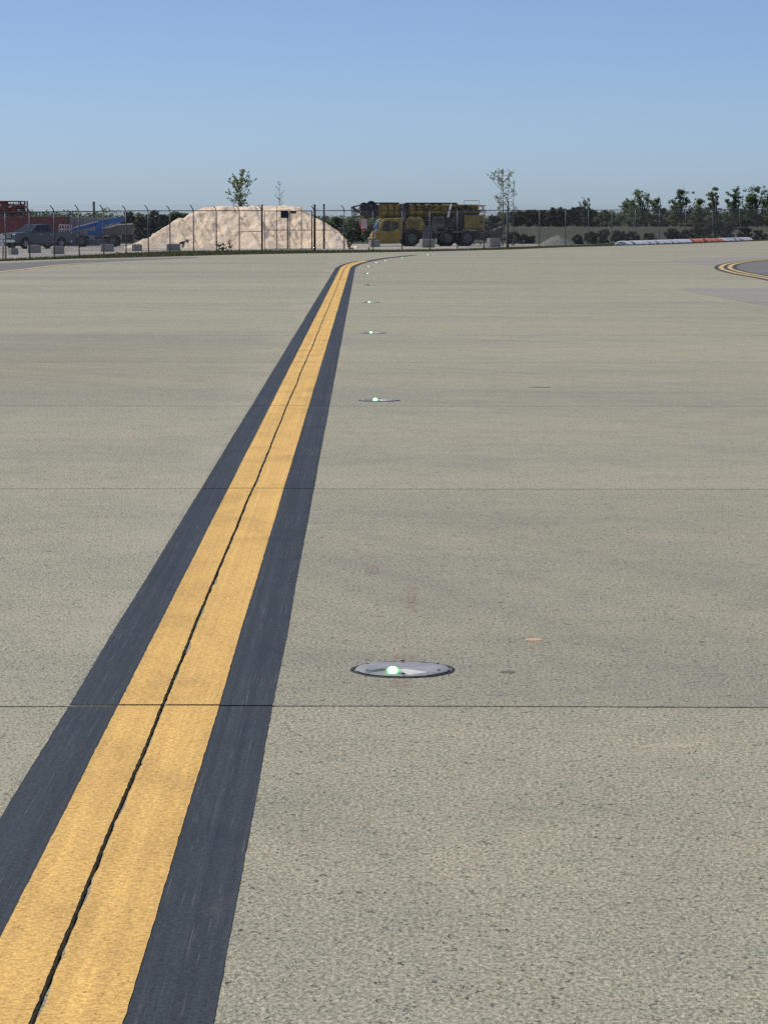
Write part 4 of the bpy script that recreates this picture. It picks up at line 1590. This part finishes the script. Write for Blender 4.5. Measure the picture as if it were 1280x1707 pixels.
    for i in range(nn):
        a, c_ = x0 + (x1 - x0) * i / nn, x0 + (x1 - x0) * (i + 1) / nn
        for j in range(4):
            p_, q_ = ch[j], ch[(j + 1) % 4]
            if i % 2:
                p_, q_ = q_, p_
            m.tube([(a, *p_), (c_, *q_)], .026, 5)
    m.build('lattice_jib', 'crane_yellow', root)
    # boom head: cheek plates, sheaves, walkway, ropes, hook block
    for y in (-.42, .34):
        MB().prism([(X(px_), Z(py_)) for px_, py_ in ((630, 357), (614, 362), (604, 356), (603, 342), (612, 337), (630, 340))], y, y + .07).build('head_plate', 'crane_dark', root)
    for i, y in enumerate((-.24, -.08, .08, .24)):
        for (px_, py_, r) in ((607, 342.5, .33), (612, 357, .30), (619, 340, .34)):
            MB().cyl((X(px_), y, Z(py_)), (0, 1, 0), r, .07, 16).build('sheave', 'crane_dark', root)
    m = MB()
    for (a, c_) in (((588, 344), (604, 340)), ((588, 344), (590, 362)), ((590, 362), (606, 357)), ((588, 344), (606, 357)), ((590, 362), (604, 341)), ((590, 352), (604, 349))):
        for y in (-.4, .4):
            m.tube([(X(a[0]), y, Z(a[1])), (X(c_[0]), y, Z(c_[1]))], .05, 6)
    for x, yy in ((588, 344), (590, 362)):
        m.tube([(X(x), -.4, Z(yy)), (X(x), .4, Z(yy))], .05, 6)
    m.build('jib_head_frame', 'crane_dark', root)
    m = MB()
    for y in (-.16, -.05, .05, .16):
        m.tube([(X(609), y, Z(345)), (X(607.5), y, Z(366))], .014, 5)
        m.tube([(X(612), y, Z(357)), (X(607.5), y, Z(366))], .014, 5)
    m.build('hoist_rope', 'rope_steel', root)
    hk = [(601, 362), (611, 362), (613, 369), (611, 380), (607, 384), (603, 380), (600, 369)]
    ho = MB().prism([(X(x), Z(y)) for x, y in hk], -.26, .26).build('hook_block', 'hook_red', root, bevel=.02)
    for i in range(3):
        px_ = 600.8 + i * 3.2
        for yy in (-.27, .27):
            MB().prism([(X(px_ + .6), Z(363.5)), (X(px_ + 2.9), Z(363.5)), (X(px_ + 4.0), Z(379)), (X(px_ + 1.8), Z(379))], yy - .012, yy + .012).build('white_stripe', 'white_paint', ho)
    MB().tube([(X(608), 0, Z(383)), (X(608), 0, Z(388)), (X(604.5), 0, Z(391)), (X(604), 0, Z(394.5)), (X(608), 0, Z(397)), (X(611.5), 0, Z(394))], [.06, .07, .08, .09, .08, .03], 8).build('hook', 'crane_dark', root, smooth=True)
    MB().tube([(X(608), 0, Z(396)), (X(617), 0, Z(400))], .03, 6).build('tie_rope', 'rope_steel', root)
    b('pump_housing', 706, 742, 384, 361, -1.0, .3, 'crane_dark')
    b('valve_block', 738, 768, 383, 360, .2, 1.0, 'crane_dark')
    b('fuel_tank', 700, 724, 383.4, 374, .45, 1.2, 'crane_grey', .06)
    b('rear_locker', 744, 796, 399, 386, -1.22, -.7, 'crane_dark')
    b('boom_walkway', 676, 760, 339, 336.4, -.5, .5, 'crane_dark', .01)
    b('boom_nose_guard', 622, 664, 338.4, 336.2, -.44, .44, 'crane_dark', .01)
    for x_, w_ in ((623, 3.0), (644, 1.2), (655, 1.2), (690, 2.2), (720, 2.6), (752, 2.2)):
        b('boom_strap', x_, x_ + w_, 338.6, 361.8, -.585, .585, 'crane_dark', .01)
    rnd = random.Random(31)
    for k_ in range(16):
        xx, yy = rnd.uniform(684, 800), rnd.uniform(337, 350)
        b('jib_fitting', xx, xx + rnd.uniform(2, 6), yy, yy + rnd.uniform(2, 7), .98, 1.12, 'crane_dark', .01)
    for k_ in range(7):
        xx, yy = rnd.uniform(706, 796), rnd.uniform(362, 384)
        b('service_panel', xx, xx + rnd.uniform(2, 5), yy, yy + rnd.uniform(2, 5), 1.06, 1.24, ('crane_grey', 'crane_dark')[k_ % 2], .01)
    b('front_frame', 612, 622, 352, 340, -.5, .5, 'crane_dark')
    MB().tube([(X(748), 1.15, Z(339)), (X(744), 1.2, Z(350)), (X(742), 1.15, Z(361))], .10, 8).build('white_cylinder', 'white_paint', root)
    MB().tube([(X(668), .75, Z(337)), (X(666), 1.0, Z(345)), (X(672), 1.0, Z(356)), (X(668), 1.1, Z(368))], .05, 6).build('pale_hose', 'crane_grey', root)
    # rails, ladder, hose loops
    m = MB()
    m.tube([(X(676), 1.2, Z(384)), (X(676), 1.2, Z(366)), (X(716), 1.2, Z(366)), (X(716), 1.2, Z(384))], .025, 6)
    m.tube([(X(770), .5, Z(341)), (X(772), .5, Z(333)), (X(796), .5, Z(333)), (X(798), .5, Z(341))], .025, 6)
    m.build('hand_rail', 'crane_grey', root)
    m = MB()
    for s_ in (730, 736):
        m.tube([(X(s_), 1.3, Z(402)), (X(s_), 1.3, Z(384))], .025, 6)
    for i in range(5):
        m.tube([(X(730), 1.3, Z(401 - i * 3.8)), (X(736), 1.3, Z(401 - i * 3.8))], .02, 5)
    m.build('ladder', 'crane_grey', root)
    m = MB()
    rnd = random.Random(9)
    for i in range(12):
        xa = rnd.uniform(722, 770)
        ya = rnd.uniform(345, 372)
        m.tube([(X(xa), .95, Z(ya)), (X(xa + rnd.uniform(-6, 6)), 1.1, Z(ya + 6)), (X(xa + rnd.uniform(-9, 9)), .95, Z(ya + rnd.uniform(6, 12)))], .03, 5)
    m.build('hydraulic_hose', 'rubber', root)
    m = MB().tube([(X(745), .55, Z(341)), (X(741), .75, Z(352)), (X(743), .85, Z(362))], .08, 6)
    m.build('jib_bracket', 'crane_grey', root)
    b('tail_light_bar', 803, 806, 388, 382, -1.1, 1.1, 'hook_red', 0)
    MB().box((X(793), 1.26, Z(383)), (.12, .06, .5)).build('red_marker', 'hook_red', root)
crane()

def tail_equipment():
    Y = 246.0
    p = at(818, 404, Y)
    p.z = terrain(p.x, Y) + .03
    root = empty('equipment_trailer', p, 0, 'small dark equipment trailer with a grey green box right of the crane', 'trailer')
    k = Y / F
    MB().box((0, 0, .62), (2.0, 1.3, .14)).build('deck', 'crane_dark', root)
    MB().box((.45, 0, 1.05), (.95, 1.1, .70)).build('box', 'green_tarp', root, bevel=.04)
    MB().box((-.5, 0, .98), (.75, 1.1, .58)).build('toolbox', 'crane_dark', root, bevel=.04)
    for y in (-.6, .6):
        wheel(root, .1, y, .36, .36, .22)
    MB().tube([(1.0, 0, .62), (1.75, 0, .5), (1.85, 0, .12)], .05, 6).build('draw_bar', 'crane_dark', root)
tail_equipment()

# half seen white barricade board at the left edge
def white_board():
    Y = 150.0
    p = at(4, 415, Y)
    p.z = terrain(p.x, Y)
    root = empty('white_barricade_board', p, .3, 'white folding board stand cut by the left edge of the picture', 'barricade')
    for z0, z1, x0, x1 in ((392, 398, -6, 8.5), (404.5, 410, -4, 7)):
        a, b_ = at(x0, z1, Y), at(x1, z0, Y)
        MB().box(((a.x + b_.x) / 2 - p.x, -.02, (a.z + b_.z) / 2 - p.z), (b_.x - a.x, .04, b_.z - a.z)).build('board', 'white_paint', root, bevel=.01)
    for x in (-3.5, 6):
        xx = at(x, 400, Y).x - p.x
        MB().tube([(xx, .01, 0), (xx, .06, at(4, 391, Y).z - p.z)], .02, 6).build('leg', 'fence_steel', root)
        MB().tube([(xx, .4, 0), (xx, .07, at(4, 391, Y).z - p.z)], .02, 6).build('leg', 'fence_steel', root)
white_board()

# edge markers in the verge
def edge_marker(x, y, hpx, label, mat):
    p = hit(x, y, 95)
    h = hpx * p.y / F
    root = empty('edge_marker', (p.x, p.y, terrain(p.x, p.y)), 0, label, 'marker', 'edge markers in the verge')
    MB().tube([(0, 0, 0), (0, 0, h * .75)], .035, 8).build('stem', mat, root)
    MB().tube([(0, 0, h * .75), (0, 0, h * .8), (0, 0, h)], [.06, .075, .05], 10).build('cap', mat, root)
    MB().cyl((0, 0, .015), (0, 0, 1), .09, .03, 12).build('base', 'dark_plastic', root)
edge_marker(614.5, 419, 7, 'small orange marker in the grass below the crane cab', 'orange_plastic')
edge_marker(195, 428, 9, 'small tan marker in the grass below the boom lift', 'tan_chip')

# ------------------------------------------------------------------ trees
def leaf_quads(v, f, c, n_, rad, size, rnd, flat=1.0):
    for _ in range(n_):
        d = Vector((rnd.gauss(0, 1), rnd.gauss(0, 1), rnd.gauss(0, 1)))
        d = d.normalized() * rad * rnd.random() ** .5
        d.z *= flat
        p = c + d
        a = Vector((rnd.gauss(0, 1), rnd.gauss(0, 1), rnd.gauss(0, .6))).normalized()
        b_ = a.cross(Vector((rnd.gauss(0, 1), rnd.gauss(0, 1), rnd.gauss(0, 1)))).normalized()
        s_ = size * rnd.uniform(.6, 1.35)
        k = len(v)
        v += [p - a * s_, p + b_ * s_ * .5, p + a * s_, p - b_ * s_ * .5]
        f.append((k, k + 1, k + 2, k + 3))

def bush(name, x, top, width, Y, leaf, label, seed, base=None, n_cl=26, leaf_size=.16, per=42, cat='bush', group=None, pointy=0.0, lobes=0):
    rnd = random.Random(seed)
    b0 = at(x, 380, Y)
    z0 = terrain(b0.x, Y) - .05
    H = at(x, top, Y).z - z0
    Wd = width * Y / F
    root = empty(name, (b0.x, Y, z0), 0, label, cat, group)
    m = MB()
    for k in range(4):
        a = rnd.uniform(0, 2 * PI)
        m.tube([(0, 0, 0), (math.cos(a) * Wd * .12, math.sin(a) * Wd * .12, H * .4), (math.cos(a) * Wd * .25, math.sin(a) * Wd * .2, H * .75)], [H * .025, H * .016, .012], 5, False)
    lob = []
    for k in range(lobes):
        cz = .30 + .60 * (k + .5 * rnd.random()) / lobes
        lob.append((Vector((rnd.uniform(-.34, .34) * Wd * (1.15 - .75 * cz * pointy), rnd.uniform(-.25, .25) * Wd, cz * H)), Wd * rnd.uniform(.13, .24)))
        m.tube([(0, 0, H * max(.08, cz - .38)), lob[-1][0] * .6 + Vector((0, 0, .38 * lob[-1][0].z)), lob[-1][0]], [H * .02, H * .012, .02], 5, False)
    if lobes:
        lob.append((Vector((rnd.uniform(-.12, .12) * Wd, 0, H * .93)), Wd * .12))
    m.build('trunk', 'bark', root)
    v, f = [], []
    for k in range(n_cl):
        if lob and rnd.random() < .8:
            lc, lr = rnd.choice(lob)
            d = Vector((rnd.gauss(0, .55), rnd.gauss(0, .55), rnd.gauss(0, .42)))
            leaf_quads(v, f, lc + d * lr, int(per * rnd.uniform(.3, 1.2)), Wd * rnd.uniform(.04, .11), leaf_size, rnd, .8)
            continue
        u = rnd.random() ** .8
        zz = .08 + .86 * u
        rmax = math.sqrt(max(0.02, 1 - ((zz - .42) / .60) ** 2)) * (1 - pointy * max(0, zz - .3))
        a = rnd.uniform(0, 2 * PI)
        rr = rmax * rnd.random() ** .45
        c = Vector((math.cos(a) * rr * Wd * .42, math.sin(a) * rr * Wd * .36, zz * H))
        leaf_quads(v, f, c, int(per * rnd.uniform(.4, 1.3)), min(Wd, H) * rnd.uniform(.07, .19), leaf_size, rnd, .8)
    MB().add(v, f).build('crown', leaf, root)
    return root

def young_tree(name, x, top, width, Y, leaf, label, seed, n_br=22, leaves=26, low=.38, leaf_size=.07, bark='bark', stems=2, bare=0.0, belly=.62):
    """thin stems with rising branches, leaves strung along them; oval crown"""
    rnd = random.Random(seed)
    b0 = at(x, 380, Y)
    z0 = terrain(b0.x, Y) - .05
    H = at(x, top, Y).z - z0
    hw = width * Y / F / 2
    root = empty(name, (b0.x, Y, z0), 0, label, 'tree')
    m = MB()
    v, f = [], []
    for s_ in range(stems):
        dx = rnd.uniform(-.35, .35) * hw * (s_ > 0)
        hh = H * (1.0 if s_ == 0 else rnd.uniform(.82, .93))
        st = [Vector((dx * (i / 6) + rnd.gauss(0, .03) * hw, rnd.gauss(0, .04) * hw, hh * i / 6)) for i in range(7)]
        st[0] = Vector((dx * .1, 0, 0))
        m.tube(st, [max(.014, H * .0115 * (1 - .85 * i / 6)) for i in range(7)], 6, False)
        for k in range(n_br // stems):
            u = low * .8 + (0.96 - low * .8) * rnd.random()
            i = min(5, int(u * 6))
            p = st[i].lerp(st[i + 1], u * 6 - i)
            w_ = hw * max(.12, 1 - ((u - belly) / .50) ** 2) * rnd.uniform(.6, 1.05)
            a = rnd.uniform(0, 2 * PI)
            e = p + Vector((math.cos(a) * w_, math.sin(a) * w_ * .8, w_ * rnd.uniform(.55, 1.3)))
            e.z = min(e.z, H * rnd.uniform(.95, 1.0))
            mid = p.lerp(e, .5) + Vector((rnd.gauss(0, .08), rnd.gauss(0, .08), -.1 * w_))
            m.tube([p, mid, e], [H * .0042, H * .003, .007], 4, False)
            tw = [(p, mid, e)]
            for q in range(3):
                q0 = mid.lerp(e, rnd.random())
                q1 = q0 + Vector((rnd.gauss(0, .22), rnd.gauss(0, .22), rnd.uniform(.02, .4))) * hw
                m.tube([q0, q1], [H * .0022, .006], 3, False)
                tw.append((q0, q0.lerp(q1, .5), q1))
            for (q0, qm, q1) in tw:
                if rnd.random() < bare:
                    continue
                for _ in range(int(leaves * rnd.uniform(.2, .5))):
                    t_ = rnd.uniform(.25, 1.08)
                    leaf_quads(v, f, qm.lerp(q1, t_) if t_ > .5 else q0.lerp(qm, t_ * 2), 1, .10, leaf_size, rnd)
    m.build('trunk', bark, root)
    if v:
        MB().add(v, f).build('crown', leaf, root)
    return root

# trees behind the sand heap and beside the crane
young_tree('young_tree', 401, 282, 38, 262, 'leaf_spring', 'slender young tree with thin spring leaves behind the sand heap', 11, 34, 46, .5, .085, 'bark', 2, 0, .72)
young_tree('bare_sapling', 466, 301, 16, 262, 'leaf_brown', 'nearly bare thin sapling behind the right part of the sand heap', 23, 12, 8, .6, .045, 'bark', 1, .75, .7)
young_tree('young_tree', 838, 282, 46, 252, 'leaf_spring', 'thin sparse tree with scattered new leaves right of the crane', 35, 34, 26, .42, .08, 'bark_pale', 1, .25, .75)
young_tree('bare_sapling', 856, 299, 18, 254, 'leaf_brown', 'leafless leaning stem beside the sparse tree right of the crane', 41, 10, 6, .55, .045, 'bark', 1, .8, .7)

DT = 'distant trees along the right horizon'
FAR = [  # x, top, width, dist, leaf, label
    (1048, 335, 30, 440, 'leaf_mid', 'leftmost broad tree of the far right tree line'),
    (1068, 318, 42, 430, 'leaf_mid', 'tall open crowned tree, second from the left in the far right line'),
    (1093, 330, 26, 436, 'leaf_pale', 'pale short tree beside the open crowned one'),
    (1134, 314, 34, 425, 'leaf_mid', 'dense tapering tree in the middle of the far right line'),
    (1162, 332, 28, 432, 'leaf_pale', 'pale tree right of the tapering one'),
    (1189, 310, 20, 420, 'leaf_pale', 'thin tree with a bent top by the dark pole'),
    (1224, 312, 30, 428, 'leaf_mid', 'ragged tree with a forked top near the right edge'),
    (1262, 309, 46, 422, 'leaf_mid', 'broad round tree at the right edge of the picture'),
    (1292, 318, 40, 430, 'leaf_mid', 'tree cut by the right edge of the picture'),
]
for i, (x, top, w_, Y, lf, lab) in enumerate(FAR):   # crowns stand in front of the hedge
    bush('distant_tree', x, top, w_ * 1.35, Y - 24, lf, lab, 100 + i, n_cl=int(60 + w_ * 1.8), per=26, leaf_size=.15, cat='tree', group=DT, pointy=.75 if w_ < 36 else .3, lobes=9 if w_ > 28 else 7)
young_tree('distant_tree', 975, 329, 18, 430, 'leaf_pale', 'pale pointed tree behind the dark evergreens', 140, 20, 20, .4, .12)
bush('distant_tree', 180, 345, 56, 300, 'leaf_spring', 'yellow green tree above the grey trailer', 150, n_cl=40, per=26, leaf_size=.10, cat='tree')

EV = [(862, 352, 30), (884, 350, 30), (905, 351, 24), (928, 345, 34), (944, 349, 26), (962, 343, 34), (982, 348, 30), (1000, 354, 26)]
ORD = ['first', 'second', 'third', 'fourth', 'fifth', 'sixth', 'seventh', 'eighth', 'ninth', 'tenth', 'eleventh', 'twelfth', 'thirteenth', 'fourteenth', 'fifteenth', 'sixteenth', 'seventeenth', 'eighteenth']
for i, (x, top, w_) in enumerate(EV):
    bush('evergreen_tree', x, top, w_ * 1.25, 410 + (i % 3) * 5, 'leaf_dark', 'dark evergreen right of the sparse tree, %s from the left' % ORD[i], 200 + i, n_cl=64, per=52, leaf_size=.19, cat='tree', group='dark evergreens')
# lower growth along the far line
for i in range(15):
    x = 1012 + i * 19.5
    bush('hedge_bush', x + random.uniform(-5, 5), 351 + 6 * math.sin(i * 2.1) + (i % 4), random.uniform(34, 50), 404 + (i % 3) * 4, ['leaf_mid', 'leaf_pale', 'leaf_pale'][i % 3], 'bush in the far right hedge, %s from the left' % ORD[i], 300 + i, n_cl=48, per=44, leaf_size=.19, group='bushes of the far right hedge')
# brush just behind the right fence
BR_ = [(856, 386, 26, 'leaf_brown'), (872, 390, 22, 'leaf_brown'), (884, 393, 20, 'leaf_dark'), (962, 391, 20, 'leaf_brown'), (985, 386, 30, 'leaf_dark'), (1008, 382, 34, 'leaf_dark'), (1030, 384, 30, 'leaf_dark'), (1120, 380, 30, 'leaf_brown'),
       (1055, 386, 34, 'leaf_brown'), (1145, 383, 36, 'leaf_dark'), (1265, 384, 40, 'leaf_dark'),
       (1168, 370, 40, 'leaf_brown'), (1192, 366, 42, 'leaf_dark'), (1215, 369, 40, 'leaf_brown'), (1240, 378, 30, 'leaf_brown'), (1082, 388, 26, 'leaf_dark')]
for i, (x, top, w_, lf) in enumerate(sorted(BR_)):
    bush('brush', x, top, w_, 272 + (i % 3) * 5, lf, 'low brush behind the right fence, %s clump from the left' % ORD[i], 400 + i, n_cl=40, per=44, leaf_size=.12, group='brush behind the right fence')
# dark trees behind the yard
LFT = [(214, 352, 30), (233, 355, 32), (254, 351, 34), (272, 356, 30), (292, 352, 36), (312, 354, 32), (334, 352, 36)]
for i, (x, top, w_) in enumerate(LFT):
    bush('yard_tree', x, top, w_, 296 + (i % 3) * 4, ['leaf_dark', 'leaf_mid'][i % 3 == 1], 'dark tree left of the sand heap, %s from the left' % ORD[i], 500 + i, n_cl=60, per=50, leaf_size=.15, cat='tree', group='dark trees left of the sand heap')
MID = [(548, 366, 26), (565, 361, 28), (583, 362, 26), (598, 368, 24), (615, 372, 26)]
for i, (x, top, w_) in enumerate(MID):
    bush('yard_tree', x, top, w_, 290 + (i % 2) * 5, ['leaf_mid', 'leaf_dark'][i % 2], 'green tree between the sand heap and the crane, %s from the left' % ORD[i], 550 + i, n_cl=50, per=46, leaf_size=.14, cat='tree', group='trees between the sand heap and the crane')
RC = [(800, 366, 24), (818, 357, 30), (836, 352, 30)]
for i, (x, top, w_) in enumerate(RC):
    bush('yard_tree', x, top, w_, 300, ['leaf_brown', 'leaf_dark'][i % 2], 'dim tree behind the crane tail, %s from the left' % ORD[i], 580 + i, n_cl=30, per=44, leaf_size=.12, cat='tree', group='trees behind the crane tail')
# sapling by the fence and weeds
bush('verge_sapling', 583, 397, 13, 158, 'leaf_brown', 'short leafy sapling in the verge between sand heap and crane', 600, n_cl=14, per=40, leaf_size=.05, cat='sapling')
bush('weed_clump', 370, 404, 26, 168, 'leaf_dark', 'dark weed clump at the foot of the sand heap', 601, n_cl=14, per=36, leaf_size=.05, cat='weeds')
bush('weed_clump', 384, 397, 12, 170, 'leaf_brown', 'thin dry weed clump right of the dark one', 602, n_cl=10, per=14, leaf_size=.05, cat='weeds')

# far wood that closes the horizon
def far_wood():
    rnd = random.Random(77)
    v, f = [], []
    for k in range(2600):
        X = -120 + 240 * rnd.random()
        Y = rnd.uniform(470, 540)
        z0 = terrain(X, Y)
        hmax = 1.7 + 0.9 * noise.noise(Vector((X * .06, 0, 0)))
        leaf_quads(v, f, Vector((X, Y, z0 + hmax * rnd.random())), 22, .9, .30, rnd)
    o = MB().add(v, f).build('far_wood', 'leaf_mid')
    tag(o, 'far low wood along the horizon', 'wood', kind='stuff')
far_wood()
